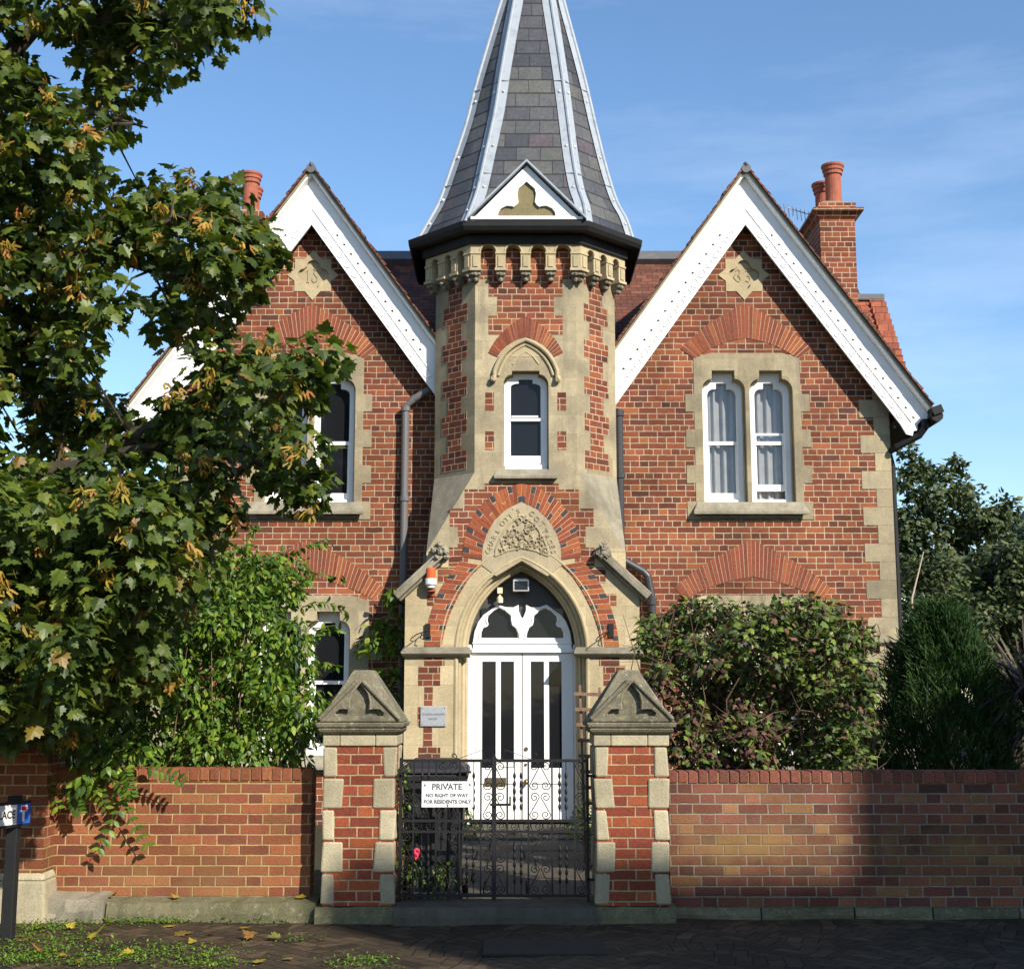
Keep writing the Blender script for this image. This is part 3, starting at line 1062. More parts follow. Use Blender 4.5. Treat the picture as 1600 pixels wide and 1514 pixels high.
def gable(side):
    c = GC[side]
    sg = 1 if side == 'r' else -1
    xo = c + sg * 1.775            # outer corner
    xi = c - sg * 1.80             # inner edge, at the tower
    zt = 8.12
    up = dict(zb=4.02, zs=5.44)
    lo = dict(zb=0.92, zs=2.40)
    # brick wall with window holes
    w = MB()
    hole = []
    for q in (up, lo):
        hole.append([(c - 0.655, q['zb'] - 0.04), (c + 0.655, q['zb'] - 0.04), (c + 0.655, q['zs'] + 0.33), (c - 0.655, q['zs'] + 0.33)])
    hole.append([(c + 0.205 * math.cos(PI * k / 8), 6.955 + 0.205 * math.sin(PI * k / 8)) for k in range(16)])
    w.plate([(min(xo, xi), 0), (max(xo, xi), 0), (max(xo, xi), zt - SLOPE * abs(max(xo, xi) - c)), (c, zt), (min(xo, xi), zt - SLOPE * abs(min(xo, xi) - c))], YF, YF + 0.30, hole)
    wall = part('wall', w, 'brick', house)
    # quoins on the outer corner
    q = MB()
    z = 2.36
    i = 0
    while z < 5.5:
        wd = 0.37 if i % 2 == 0 else 0.195
        hh = 0.228
        a, b = (xo - wd, xo + 0.006) if side == 'r' else (xo - 0.006, xo + wd)
        q.rect(a, b, z + 0.0005, z + hh - 0.001, YF - 0.006, YF + 0.25)
        z += hh
        i += 1
    z = 0.1
    while z < 2.2:
        wd = 0.42 if i % 2 == 0 else 0.25
        a, b = (xo - wd, xo + 0.07) if side == 'r' else (xo - 0.07, xo + wd)
        q.rect(a, b, z + 0.003, z + 0.225, YF - 0.07, YF + 0.25)
        z += 0.228
        i += 1
    part('quoins', q, 'stone', wall, bevel=0.003)
    st = MB()
    a, b = (xo - 0.42, xo + 0.12) if side == 'r' else (xo - 0.12, xo + 0.42)
    st.frustum((a, b, YF - 0.08, YF + 0.2), (a, b, YF - 0.12, YF + 0.2), 2.24, 2.28)
    st.frustum((a, b, YF - 0.12, YF + 0.2), (a, b - 0.06 * (side == 'r'), YF - 0.03, YF + 0.2), 2.28, 2.36)
    part('string_course', st, 'grey', wall, bevel=0.006)
    # arches of rubbed brick
    for (zi0, zi1, hi, zo0, zo1, ho, nv) in ((5.855, 6.125, 0.66, 5.985, 6.575, 0.835, 17), (2.80, 3.09, 0.845, 2.955, 3.545, 0.965, 20)):
        ar = MB()
        li = quad_curve((c - hi, zi0), (c, zi1), 0.045)
        lo_ = quad_curve((c - ho, zo0), (c, zo1), 0.050)
        voussoirs(ar, li, lo_, nv, YF - 0.006, YF + 0.05, 0.13)
        ri = [(2 * c - x, z) for x, z in li]
        ro = [(2 * c - x, z) for x, z in lo_]
        voussoirs(ar, ri, ro, nv, YF - 0.006, YF + 0.05, 0.13)
        mo = MB()
        mo.plate(lo_ + [(x, z) for x, z in reversed(ro)][1:] + ri + list(reversed(li))[1:], YF - 0.003, YF + 0.04)
        part('arch_mortar', mo, 'mortar', wall)
        part('brick_arch', ar, 'voussoir', wall)
    # quatrefoil date stone
    d = MB()
    zc = 6.955
    s_, t_ = 0.235, 0.335
    out = [(c - s_, zc - s_ + 0.02), (c - 0.10, zc - s_ + 0.02), (c, zc - t_), (c + 0.10, zc - s_ + 0.02), (c + s_, zc - s_ + 0.02), (c + s_, zc - 0.08), (c + t_, zc), (c + s_, zc + 0.08),
           (c + s_, zc + s_ - 0.02), (c + 0.10, zc + s_ - 0.02), (c, zc + t_), (c - 0.10, zc + s_ - 0.02), (c - s_, zc + s_ - 0.02), (c - s_, zc + 0.08), (c - t_, zc), (c - s_, zc - 0.08)]
    hole = []
    rr = 0.082
    for k, (ox, oz, a0) in enumerate(((0, -0.115, PI), (0.115, 0, 1.5 * PI), (0, 0.115, 0), (-0.115, 0, 0.5 * PI))):
        for i in range(13):
            a = a0 + PI * i / 12
            hole.append((c + ox + rr * math.cos(a), zc + oz + rr * math.sin(a)))
    d.plate(out, YF - 0.010, YF + 0.030, [hole])
    d.plate([(c + 0.203 * math.cos(PI * k / 8), zc + 0.203 * math.sin(PI * k / 8)) for k in range(16)], YF + 0.0305, YF + 0.05)
    ds = part('date_stone', d, 'stone2', wall, bevel=0.005)
    dg = MB()
    yy = YF + 0.029
    if side == 'l':
        dg.tube([(c - 0.085, yy, zc - 0.085), (c - 0.05, yy, zc - 0.088)], 0.008, 6)
        dg.tube([(c - 0.095, yy, zc + 0.05), (c - 0.068, yy, zc + 0.075), (c - 0.068, yy, zc - 0.085)], 0.008, 6)
        pth = [(0.0, 0.085), (0.045, 0.075), (0.02, 0.06), (0.005, 0.035), (0.03, 0.0), (0.055, -0.03), (0.05, -0.07), (0.015, -0.09), (-0.015, -0.065), (-0.01, -0.03)]
        dg.tube([(c + x, yy, zc + z) for x, z in pth], 0.008, 6)
    else:
        p1 = [(-0.095, 0.06), (-0.07, 0.085), (-0.045, 0.06), (-0.055, 0.02), (-0.075, 0.0), (-0.05, -0.015), (-0.04, -0.055), (-0.06, -0.085), (-0.095, -0.065), (-0.125, -0.02), (-0.10, 0.02)]
        p2 = [(0.03, 0.06), (0.055, 0.085), (0.08, 0.06), (0.065, 0.02), (0.045, 0.0), (0.075, -0.015), (0.085, -0.055), (0.06, -0.085), (0.025, -0.065)]
        dg.tube([(c + x, yy, zc + z) for x, z in p1], 0.008, 6)
        dg.tube([(c + x, yy, zc + z) for x, z in p2], 0.008, 6)
    part('numeral', dg, 'stone', wall)
    # windows
    nm = 'left' if side == 'l' else 'right'
    sash_window(house, c, up['zb'], up['zs'], 4.80, (0.0, 0.11) if side == 'r' else (0, 0), side == 'r', (0.675, 0.785), 5.93,
                'upper window with net curtains and a raised sash' if side == 'r' else 'upper window with dark panes behind the branches')
    sash_window(house, c - 0.01, lo['zb'], lo['zs'], 1.80, (0.0, 0.0), False, (0.80, 0.90), 2.86, 'ground floor window behind the %s shrubs' % nm)
    # roof slabs
    zr = 8.275
    xin = (c - 1.72) if side == 'r' else (c + 1.62)
    for s2 in (-1, 1):
        outer = s2 == sg
        xe = c + s2 * 2.24 if outer else xin
        ze = zr - SLOPE * abs(xe - c)
        rf = MB()
        y0 = 16.26
        y1 = 20.6
        th = 0.03
        p = [(c, y0, zr), (xe, y0, ze), (xe, y1, ze), (c, y1, zr), (c, y0, zr - th), (xe, y0, ze - th), (xe, y1, ze - th), (c, y1, zr - th)]
        f = [(0, 3, 2, 1), (4, 5, 6, 7), (0, 1, 5, 4), (1, 2, 6, 5), (3, 7, 6, 2), (0, 4, 7, 3)]
        if s2 < 0:
            f = [q_[::-1] for q_ in f]
        rf.add(p, f)
        # tile ends on the verge
        n = int(abs(xe - c) * math.hypot(1, SLOPE) / 0.115)
        dirv = Vector((xe - c, 0, ze - zr)).normalized()
        nv_ = Vector((-dirv.z * s2, 0, dirv.x * s2)) if s2 > 0 else Vector((dirv.z, 0, -dirv.x))
        if nv_.z < 0:
            nv_ = -nv_
        for i in range(n):
            b0 = Vector((c, 0, zr)) + dirv * (i * 0.115)
            jj = random.uniform(-0.006, 0.01)
            e0 = b0 + nv_ * 0.002
            e1 = b0 + dirv * 0.135 + nv_ * 0.004
            e2 = b0 + dirv * 0.135 + nv_ * (0.032 + jj)
            e3 = b0 + nv_ * (0.016 + jj)
            rf.plate([(e[0], e[2]) for e in (e0, e1, e2, e3)], y0 - 0.03 - abs(jj), y0 + 0.6)
        ro = part('gable_roof', rf, 'tile', house)
        # verge mortar fillet, soffit and bargeboard
        so_ = MB()
        zb_ = 8.17
        pr = [(0.0, 16.25, 0.0), (0.0, 15.99, 0.03)]
        def at(x, dz):
            return zb_ - SLOPE * abs(x - c) + dz
        xb = c + s2 * 2.215 if outer else xin
        so_.add([(c, 16.41, at(c, 0.0)), (xb, 16.41, at(xb, 0.0)), (xb, 16.275, at(xb, 0.025)), (c, 16.275, at(c, 0.025)),
                 (c, 16.41, at(c, 0.03)), (xb, 16.41, at(xb, 0.03)), (xb, 16.275, at(xb, 0.07)), (c, 16.275, at(c, 0.07))],
                [(0, 1, 2, 3), (7, 6, 5, 4), (3, 2, 6, 7), (0, 4, 5, 1), (1, 5, 6, 2), (0, 3, 7, 4)])
        part('verge_soffit', so_, 'white', ro)
        fl = MB()
        fl.add([(c, 16.255, at(c, 0.06)), (xb, 16.255, at(xb, 0.06)), (xb, 16.255, at(xb, 0.10)), (c, 16.255, at(c, 0.10)),
                (c, 16.273, at(c, 0.06)), (xb, 16.273, at(xb, 0.06)), (xb, 16.273, at(xb, 0.10)), (c, 16.273, at(c, 0.10))],
               [(0, 1, 2, 3), (7, 6, 5, 4), (3, 2, 6, 7), (0, 4, 5, 1), (1, 5, 6, 2), (0, 3, 7, 4)])
        part('verge_mortar', fl, 'flaunch', ro)
        bb = MB()
        T = 0.615
        if outer:
            xl = c + s2 * 1.86
            ends = [(xb, at(xb, -0.0)), (xb - s2 * 0.03, at(xb, -0.07)), (xb - s2 * 0.10, at(xb, -0.06)), (xb - s2 * 0.15, at(xb, -0.12)), (xb - s2 * 0.15, at(xb, -0.19)),
                    (xb - s2 * 0.20, at(xb, -0.20)), (xb - s2 * 0.215, at(xb, -0.26)), (xb - s2 * 0.29, at(xb, -0.24)), (xl, at(xl, -T))]
        else:
            ends = [(xb, at(xb, 0)), (xb, at(xb, -T))]
        outl = [(c, at(c, 0))] + ends + [(c, at(c, -T))]
        hs_ = []
        ln = abs(xb - c)
        du = Vector((s2, -SLOPE)).normalized()
        dn = Vector((SLOPE * s2, 1.0)).normalized()
        t = 0.33
        while t < ln - 0.14:
            b0 = Vector((c + s2 * t, at(c + s2 * t, -0.30)))
            hs_.append([tuple(b0 + du * a + dn * b) for a, b in ((-0.016, -0.02), (0.016, -0.006), (0.016, 0.02), (-0.004, 0.012), (-0.016, 0.016))])
            t += 0.089
        bb.plate(outl, 16.38, 16.415, hs_)
        bo = part('bargeboard', bb, 'white', ro)
        cv = MB()
        t = 0.22
        # long moulding
        cv.tube([(c + s2 * 0.0, 16.377, at(c, -0.40)), (xb - s2 * (0.22 if outer else 0.0), 16.377, at(xb - s2 * (0.22 if outer else 0.0), -0.395))], 0.010, 6)
        while t < ln - (0.30 if outer else 0.06):
            b0 = Vector((c + s2 * t, at(c + s2 * t, -0.43)))
            pth = []
            for i in range(7):
                a = PI * i / 6
                q_ = b0 + du * (0.055 * math.cos(a)) - dn * (0.075 * math.sin(a))
                pth.append((q_[0], 16.377, q_[1]))
            cv.tube(pth, 0.007, 5)
            q_ = b0 - dn * 0.0
            ring = [(q_[0] + 0.022 * math.cos(2 * PI * i / 8), 16.377, q_[1] + 0.022 * math.sin(2 * PI * i / 8)) for i in range(9)]
            cv.tube(ring, 0.006, 5)
            t += 0.0925
        part('carving', cv, 'white', ro)
    rd = MB()
    rd.tube([(c, 16.22, zr - 0.03), (c, 20.4, zr - 0.03)], 0.06, 10)
    rd.blob((c, 16.25, zr + 0.02), (0.035, 0.05, 0.04), jit=0.2)
    part('ridge_tile', rd, 'dlead', house)
    return wall


gable('r')
gable('l')
# side and back walls, so that the house is closed
m = MB()
m.box(4.445, 4.745, YF + 0.301, 22.0, 0, 5.45)
m.box(-4.325, -4.025, YF + 0.301, 22.0, 0, 5.45)
m.box(-4.025, 4.445, 21.7, 22.0, 0, 5.45)
part('wall', m, 'brick', house, 'plain brick side and rear walls')
# main roof between and behind the gables
m = MB()
zr, yr = 8.14, 19.4
m.add([(-4.6, 17.3, 5.865), (5.0, 17.3, 5.865), (5.0, yr, zr), (-4.6, yr, zr), (5.0, 22.5, 4.80), (-4.6, 22.5, 4.80)],
      [(0, 1, 2, 3), (3, 2, 4, 5)])
mr = part('main_roof', m, 'tile', house)
m = MB()
m.tube([(-4.6, yr, zr), (5.0, yr, zr)], 0.085, 10)
m.box(-4.6, 5.0, yr - 0.20, yr - 0.02, zr - 0.20, zr - 0.02, Matrix.Rotation(R(47), 3, 'X'))
part('ridge_tile', m, 'dlead', mr)
# low side roof behind the right gable
m = MB()
xr = 5.27
m.add([(4.3, 18.5, 7.22), (xr, 18.5, 7.22), (xr, 16.9, 5.0), (4.3, 16.9, 5.0), (xr, 20.1, 5.0), (4.3, 20.1, 5.0)], [(3, 2, 1, 0), (0, 1, 4, 5), (2, 4, 1), (3, 0, 5), (2, 3, 5, 4)])
for i in range(20):
    t0 = i * 0.13
    yy = 18.5 - 0.585 * t0
    zz = 7.22 - 0.811 * t0
    m.box(xr - 0.2, xr + 0.012 + 0.006 * (i % 2), yy - 0.075, yy + 0.01, zz - 0.10, zz + 0.012)
sr = part('side_roof', m, 'rtile', house)
m = MB()
m.box(4.3, xr + 0.02, 18.42, 18.58, 7.17, 7.27)
part('ridge_tile', m, 'dlead', sr, bevel=0.02)

# gutters and swan-neck at the right eave
m = MB()
m.tube([(5.235, 16.21, 5.04), (5.235, 21.5, 5.04)], 0.075, 10)
m.box(4.76, 5.20, 16.43, 21.5, 4.93, 5.02)
m.box(5.17, 5.30, 16.18, 16.4, 5.06, 5.16, Matrix.Rotation(R(-20), 3, 'Y'))
m.tube([(5.12, 16.35, 5.02), (5.12, 16.35, 4.92), (5.06, 16.4, 4.83), (4.80, 16.5, 4.70), (4.74, 16.66, 4.66), (4.80, 16.75, 4.5), (4.80, 16.75, 0.2)], 0.045, 10)
m.add([(4.90, 16.45, 4.95), (4.98, 16.45, 4.95), (4.955, 16.45, 4.76), (4.925, 16.45, 4.76), (4.90, 16.5, 4.95), (4.98, 16.5, 4.95), (4.955, 16.5, 4.76), (4.925, 16.5, 4.76)],
      [(0, 3, 2, 1), (4, 5, 6, 7), (0, 1, 5, 4), (1, 2, 6, 5), (2, 3, 7, 6), (3, 0, 4, 7)])
part('gutter', m, 'black', house)
m = MB()
m.tube([(-4.83, 16.21, 5.04), (-4.83, 21.5, 5.04)], 0.075, 10)
m.box(-4.78, -4.34, 16.43, 21.5, 4.93, 5.02)
part('gutter', m, 'black', house)


# chimneys
def chimney(x0, x1, y0, y1, zt, label):
    m = MB()
    m.box(x0, x1, y0, y1, 5.5, zt - 0.24)
    m.frustum((x0 - 0.0, x1 + 0.0, y0 - 0.0, y1 + 0.0), (x0 - 0.10, x1 + 0.10, y0 - 0.10, y1 + 0.10), zt - 0.24, zt - 0.14)
    m.box(x0 - 0.11, x1 + 0.11, y0 - 0.11, y1 + 0.11, zt - 0.14, zt - 0.10)
    m.box(x0 - 0.02, x1 + 0.02, y0 - 0.02, y1 + 0.02, zt - 0.10, zt)
    ch = part('chimney', m, 'brick', house, label)
    f = MB()
    xc = (x0 + x1) / 2
    f.frustum((x0 - 0.01, x1 + 0.01, y0 - 0.01, y1 + 0.01), (xc - 0.14, xc + 0.14, y0 + 0.1, y1 - 0.1), zt, zt + 0.07)
    part('flaunching', f, 'flaunch', ch)
    for k, (yy, hh, dx) in enumerate(((y0 + 0.24, 0.62, 0.02), (y1 - 0.24, 0.52, -0.02))):
        p_ = MB()
        z = zt + 0.04
        r = 0.115
        p_.lathe([(r + 0.02, z), (r + 0.01, z + 0.05), (r, z + 0.1), (r, z + hh - 0.16), (r + 0.02, z + hh - 0.15), (r + 0.02, z + hh - 0.10), (r + 0.035, z + hh - 0.09), (r + 0.035, z + hh - 0.05),
                  (r + 0.05, z + hh - 0.03), (r + 0.05, z + hh), (r - 0.02, z + hh), (r - 0.02, z + hh - 0.2)], xc + dx, yy, 20)
        part('chimney_pot', p_, 'terra', ch, smooth=False)


chimney(4.40, 4.90, 18.4, 19.35, 8.60, 'brick chimney with two round pots behind the right gable')
chimney(-4.10, -3.62, 18.6, 19.4, 8.55, 'brick chimney half hidden by the tree')

# ------------------------------------------------------------------ tower
HF, HB, CH = 0.61, 1.115, 0.505
YB = YT + CH
tower = bpy.data.objects.new('tower', None)
C.objects.link(tower)
tower.location = (XT, YT, 0)
tower['label'] = 'octagonal stone and brick tower over the porch'
setp(tower, house)
MB_NULL = None


def frame(p0, p1):
    """matrix for a face running from p0 to p1 (plan), local x along it from its middle, local y inward"""
    a = Vector((p0[0], p0[1], 0))
    b = Vector((p1[0], p1[1], 0))
    ex = (b - a).normalized()
    ey = Vector((-ex.y, ex.x, 0))
    c = (a + b) / 2
    M = Matrix(((ex.x, ey.x, 0, c.x), (ex.y, ey.y, 0, c.y), (0, 0, 1, 0), (0, 0, 0, 1)))
    return M, (b - a).length


def octa(off, z=None):
    """front half outline of the tower, offset outwards, left to right"""
    o = off
    t = math.tan(PI / 8) * o
    return [(XT - HB - o, YF + 0.9), (XT - HB - o, YB - t), (XT - HF - t, YT - o), (XT + HF + t, YT - o), (XT + HB + o, YB - t), (XT + HB + o, YF + 0.9)]


Z0, Z1 = 4.25, 7.02
MF, LF = frame((XT - HF, YT), (XT + HF, YT))
ML, LS = frame((XT - HB, YB), (XT - HF, YT))
MR, _ = frame((XT + HF, YT), (XT + HB, YB))
# tower window geometry, local to the front face
tw_zb, tw_zs = 4.275, 5.31
wx = 0.0


def tw_open(hw, z0, zs, sh, nw, top):
    l = [(wx - hw, z0), (wx - hw, zs)]
    for i in range(1, 7):
        a = PI - (PI / 2) * i / 6
        l.append((wx - hw + (hw - nw) * (1 + math.cos(a)), zs + sh * math.sin(a)))
    l.append((wx - nw, top))
    return mirror(l, wx)


s = MB()
op = tw_open(0.272, tw_zb, tw_zs, 0.13, 0.165, 5.485)
# front face: shaft down to the broach, one flat sheet to z=3.30
fo = [(-1.17, 3.30), (1.17, 3.30), (HF, Z0), (HF, Z1 + 0.2), (-HF, Z1 + 0.2), (-HF, Z0)]
EXC = None
s.plate(fo, 0.0, 0.10, [op, ], MF)
part('tower_front', s, 'ashlar', tower)
s = MB()
s.rect(-LS / 2, LS / 2, Z0, Z1 + 0.2, 0.0, 0.08, ML)
s.rect(-LS / 2, LS / 2, Z0, Z1 + 0.2, 0.0, 0.08, MR)
s.box(XT - HB, XT - HB + 0.1, YB, YF + 0.1, Z0, Z1 + 0.2)
s.box(XT + HB - 0.1, XT + HB, YB, YF + 0.1, Z0, Z1 + 0.2)
part('tower_side', s, 'ashlar', tower)
# broaches
b = MB()
for sg in (-1, 1):
    A = (XT + sg * HF, YT, Z0)
    B = (XT + sg * HB, YB, Z0)
    Cc = (XT + sg * 1.17, YT, 3.30)
    D = (XT + sg * 1.17, YF, 3.30)
    E_ = (XT + sg * HB, YF, Z0)
    b.add([A, B, Cc, D, E_], [(0, 2, 1), (1, 2, 3, 4)] if sg > 0 else [(1, 2, 0), (4, 3, 2, 1)])
    b.box(XT + sg * 1.17 - 0.05, XT + sg * 1.17 + 0.0 if sg > 0 else XT + sg * 1.17 + 0.05, YT + 0.20, YF, 0, 3.30)
part('broach', b, 'grey', tower)


# brickwork panels on the tower
def z2(x, y):
    return (600 + x / 3.364, 350 + y / 3.364)


def loc2(x, y):
    X, Z = P(*z2(x, y), YT)
    return X - XT, Z


br = MB()
xa = [loc2(545, 300)[0], loc2(590, 300)[0]]
ys = [loc2(0, v)[1] for v in (582, 483, 382, 290, 195)]
hx = 0.447
hx2 = 0.342
br.plate([(-hx, ys[0]), (hx, ys[0]), (hx, ys[1]), (hx2, ys[1]), (hx2, ys[2]), (hx, ys[2]), (hx, ys[3]), (0.66, ys[3]), (0.66, Z1), (-0.66 + 0.06, Z1), (-0.66 + 0.06, ys[3]), (-hx, ys[3]),
          (-hx, ys[2]), (-hx2, ys[2]), (-hx2, ys[1]), (-hx, ys[1])][:16], -0.004, 0.02, (), MF)
for sx in (-1, 1):
    for (ya, yb) in ((885, 982), (1090, 1187)):
        z_a, z_b = loc2(0, yb)[1], loc2(0, ya)[1]
        a, b2 = sorted((sx * 0.38, sx * 0.482))
        br.rect(a, b2, z_a, z_b, -0.004, 0.02, MF)
for M in (ML, MR):
    z = 4.31
    i = 0
    while z < Z1 - 0.05:
        w2 = LS * (0.305 if i % 2 == 0 else 0.165)
        br.rect(-w2, w2, z, min(z + 0.2275, Z1), -0.004, 0.02, M)
        z += 0.2275
        i += 1
part('tower_brickwork', br, 'brick', tower)
# arch over the tower window
ar = MB()
mo = MB()
zi0, zi1 = loc2(0, 700)[1], loc2(0, 600)[1]
zo0, zo1 = loc2(0, 678)[1], loc2(0, 485)[1]
li = quad_curve((-0.342, zi0), (0, zi1 + 0.01), 0.045)
lo_ = quad_curve((-0.45, zo0), (0, zo1), 0.06)
ri = [(-x, z) for x, z in li]
ro = [(-x, z) for x, z in lo_]
voussoirs(ar, li, lo_, 14, -0.010, 0.02, 0.13, None, MF)
voussoirs(ar, ri, ro, 14, -0.010, 0.02, 0.13, None, MF)
mo.plate(lo_ + list(reversed(ro))[1:] + ri + list(reversed(li))[1:], -0.006, 0.02, (), MF)
part('arch_mortar', mo, 'mortar', tower)
part('brick_arch', ar, 'voussoir', tower)
# stone filling under the arch and hood mould
hm = MB()
tri = [(-0.342, zi0), *li[1:], *list(reversed(ri))[1:]]
hm.plate(tri + [(0.40, zi0 - 0.12), (-0.40, zi0 - 0.12)][:0], -0.005, 0.02, (), MF)
zh0 = loc2(0, 815)[1]
path = [(-0.375, zh0 + 0.02)] + quad_curve((-0.375, zh0 + 0.09), (0, zi1 - 0.03), 0.068, 12)
path = path + [(-x, z) for x, z in reversed(path[:-1])]
hm.tube([MF @ Vector((x, -0.03, z)) for x, z in path], 0.026, 8)
hm.tube([MF @ Vector((x * 0.88, -0.006, z - 0.05)) for x, z in path[1:-1]], 0.020, 8)
for sx in (-1, 1):
    hm.blob(MF @ Vector((sx * 0.385, -0.04, zh0 - 0.01)), (0.04, 0.045, 0.045))
pa = [(-0.16, 5.565), (-0.09, 5.66), (0, 5.72), (0.09, 5.66), (0.16, 5.565)]
hm.tube([MF @ Vector((x, 0.0, z)) for x, z in pa], 0.012, 6)
part('hood_mould', hm, 'stone2', tower, bevel=0.0)
# tower window
tw = bpy.data.objects.new('window', None)
C.objects.link(tw)
tw.location = (XT, YT, tw_zb)
tw['label'] = 'narrow sash window in the tower'
setp(tw, house)
f = MB()
f.plate(tw_open(0.262, tw_zb - 0.02, tw_zs + 0.01, 0.125, 0.155, 5.50), 0.13, 0.20, [tw_open(0.180, tw_zb + 0.15, tw_zs + 0.005, 0.045, 0.085, 5.41)], MF)
f.rect(-0.19, 0.19, 4.895, 4.93, 0.12, 0.19, MF)
f.rect(-0.17, 0.15, 4.945, 4.965, 0.14, 0.19, MF)
f.rect(-0.185, 0.185, tw_zb + 0.105, tw_zb + 0.195, 0.12, 0.19, MF)
f.rect(-0.25, 0.25, tw_zb - 0.03, tw_zb + 0.080, 0.10, 0.19, MF)
part('frame', f, 'white', tw)
f = MB()
f.rect(-0.24, 0.24, tw_zb + 0.05, 5.5, 0.165, 0.17, MF)
part('pane', f, 'glass', tw)
f = MB()
f.plate(tw_open(0.32, tw_zb - 0.02, tw_zs, 0.165, 0.20, 5.53), 0.101, 0.26, [tw_open(0.258, tw_zb, tw_zs, 0.12, 0.152, 5.475)], MF)
part('reveal', f, 'stone', tw)
f = MB()
zz = loc2(0, 1330)[1]
f.add([MF @ Vector(q) for q in [(-0.34, 0.02, zz + 0.10), (0.34, 0.02, zz + 0.10), (0.385, -0.08, zz + 0.005), (-0.385, -0.08, zz + 0.005), (-0.35, 0.02, zz - 0.045), (0.35, 0.02, zz - 0.045), (0.375, -0.08, zz - 0.03), (-0.375, -0.08, zz - 0.03)]],
      [(3, 2, 1, 0), (4, 5, 6, 7), (3, 7, 6, 2), (0, 4, 7, 3), (1, 2, 6, 5)])
part('sill', f, 'grey', tw, bevel=0.006)

# corbel table
ct = MB()
cb = MB()
OFF = 0.13
oc = octa(OFF)
faces = [(oc[1], oc[2], 3), (oc[2], oc[3], 4), (oc[3], oc[4], 3)]
ZT, ZS, ZB = 7.10, 6.92, 6.71
for (a, b2, n) in faces:
    M, L = frame(a, b2)
    sp = (L - 0.12) / n
    tw_ = 0.12
    out = [(-L / 2, ZT), (-L / 2, ZB)]
    for i in range(n + 1):
        x = -L / 2 + tw_ / 2 + i * sp
        out.append((max(-L / 2, x - tw_ / 2), ZB)) if i else None
        out.append((min(L / 2, x + tw_ / 2), ZB))
        if i < n:
            r = (sp - tw_) / 2
            xc = x + sp / 2
            for k in range(9):
                an = PI - PI * k / 8
                out.append((xc + r * math.cos(an), ZS + r * math.sin(an)))
    out.append((L / 2, ZT))
    ct.plate(out, 0.0, OFF - 0.005, (), M)
    for i in range(n + 1):
        x = -L / 2 + tw_ / 2 + i * sp
        # moulded impost, sunk panel and carved corbel
        ct.rect(x - tw_ / 2 - 0.006, x + tw_ / 2 + 0.006, ZS - 0.022, ZS, -0.012, OFF - 0.01, M)
        ct.rect(x - tw_ / 2 + 0.03, x + tw_ / 2 - 0.03, ZB + 0.03, ZS - 0.04, -0.012, 0.02, M)
        ct.rect(x - tw_ / 2 - 0.010, x + tw_ / 2 + 0.010, ZB - 0.02, ZB + 0.012, -0.018, OFF - 0.01, M)
        for (w0, zz0, w1, zz1, d0, d1) in ((0.066, ZB - 0.02, 0.035, ZB - 0.12, 0.0, 0.075),):
            q = [(-w0, d0, zz0), (w0, d0, zz0), (w0, OFF, zz0), (-w0, OFF, zz0), (-w1, d1, zz1), (w1, d1, zz1), (w1, OFF, zz1), (-w1, OFF, zz1)]
            cb.add([M @ (Vector(v) + Vector((x, 0, 0))) for v in q], [(0, 1, 2, 3), (7, 6, 5, 4), (4, 5, 1, 0), (5, 6, 2, 1), (6, 7, 3, 2), (7, 4, 0, 3)])
        for k in range(3):
            c0 = M @ Vector((x + (k - 1) * 0.034, 0.008 + 0.02 * abs(k - 1), ZB - 0.05 - 0.012 * (k == 1)))
            cb.blob(c0, 0.024)
        cb.blob(M @ Vector((x, 0.055, ZB - 0.115)), 0.03)
    # rim of each little arch
    for i in range(n):
        x = -L / 2 + tw_ / 2 + (i + 0.5) * sp
        r = (sp - tw_) / 2 + 0.012
        ct.tube([M @ Vector((x + r * math.cos(PI * k / 8), -0.002, ZS + r * math.sin(PI * k / 8))) for k in range(9)], 0.010, 6)
part('corbel_table', ct, 'stone2', tower)
part('corbel', cb, 'grey', tower)

# eaves gutter, black
sp_c = Vector((XT, YT + HB, 0))


def octring(k, off, z, lean=0.0):
    """8 plan points of the (stretched) octagon scaled by k after offset"""
    t = math.tan(PI / 8) * off
    f_, b_ = HF + t, HB + off
    pts = [(-f_, -b_), (f_, -b_), (b_, -f_), (b_, f_), (f_, b_), (-f_, b_), (-b_, f_), (-b_, -f_)]
    return [Vector((sp_c.x + x * k + lean, sp_c.y + y * k, z)) for x, y in pts]


def ringloft(mb, rings):
    o = []
    for r_ in rings:
        o += r_
    n = len(rings[0])
    mb.add(o, [(i * n + j, i * n + (j + 1) % n, (i + 1) * n + (j + 1) % n, (i + 1) * n + j) for i in range(len(rings) - 1) for j in range(n)])


g = MB()
ringloft(g, [octring(1, 0.08, 7.02), octring(1, 0.165, 7.02), octring(1, 0.17, 7.135), octring(1, 0.26, 7.125), octring(1, 0.31, 7.135), octring(1, 0.338, 7.18), octring(1, 0.345, 7.24), octring(1, 0.30, 7.24), octring(1, 0.27, 7.20), octring(1, 0.1, 7.2)])
part('gutter', g, 'black', tower)

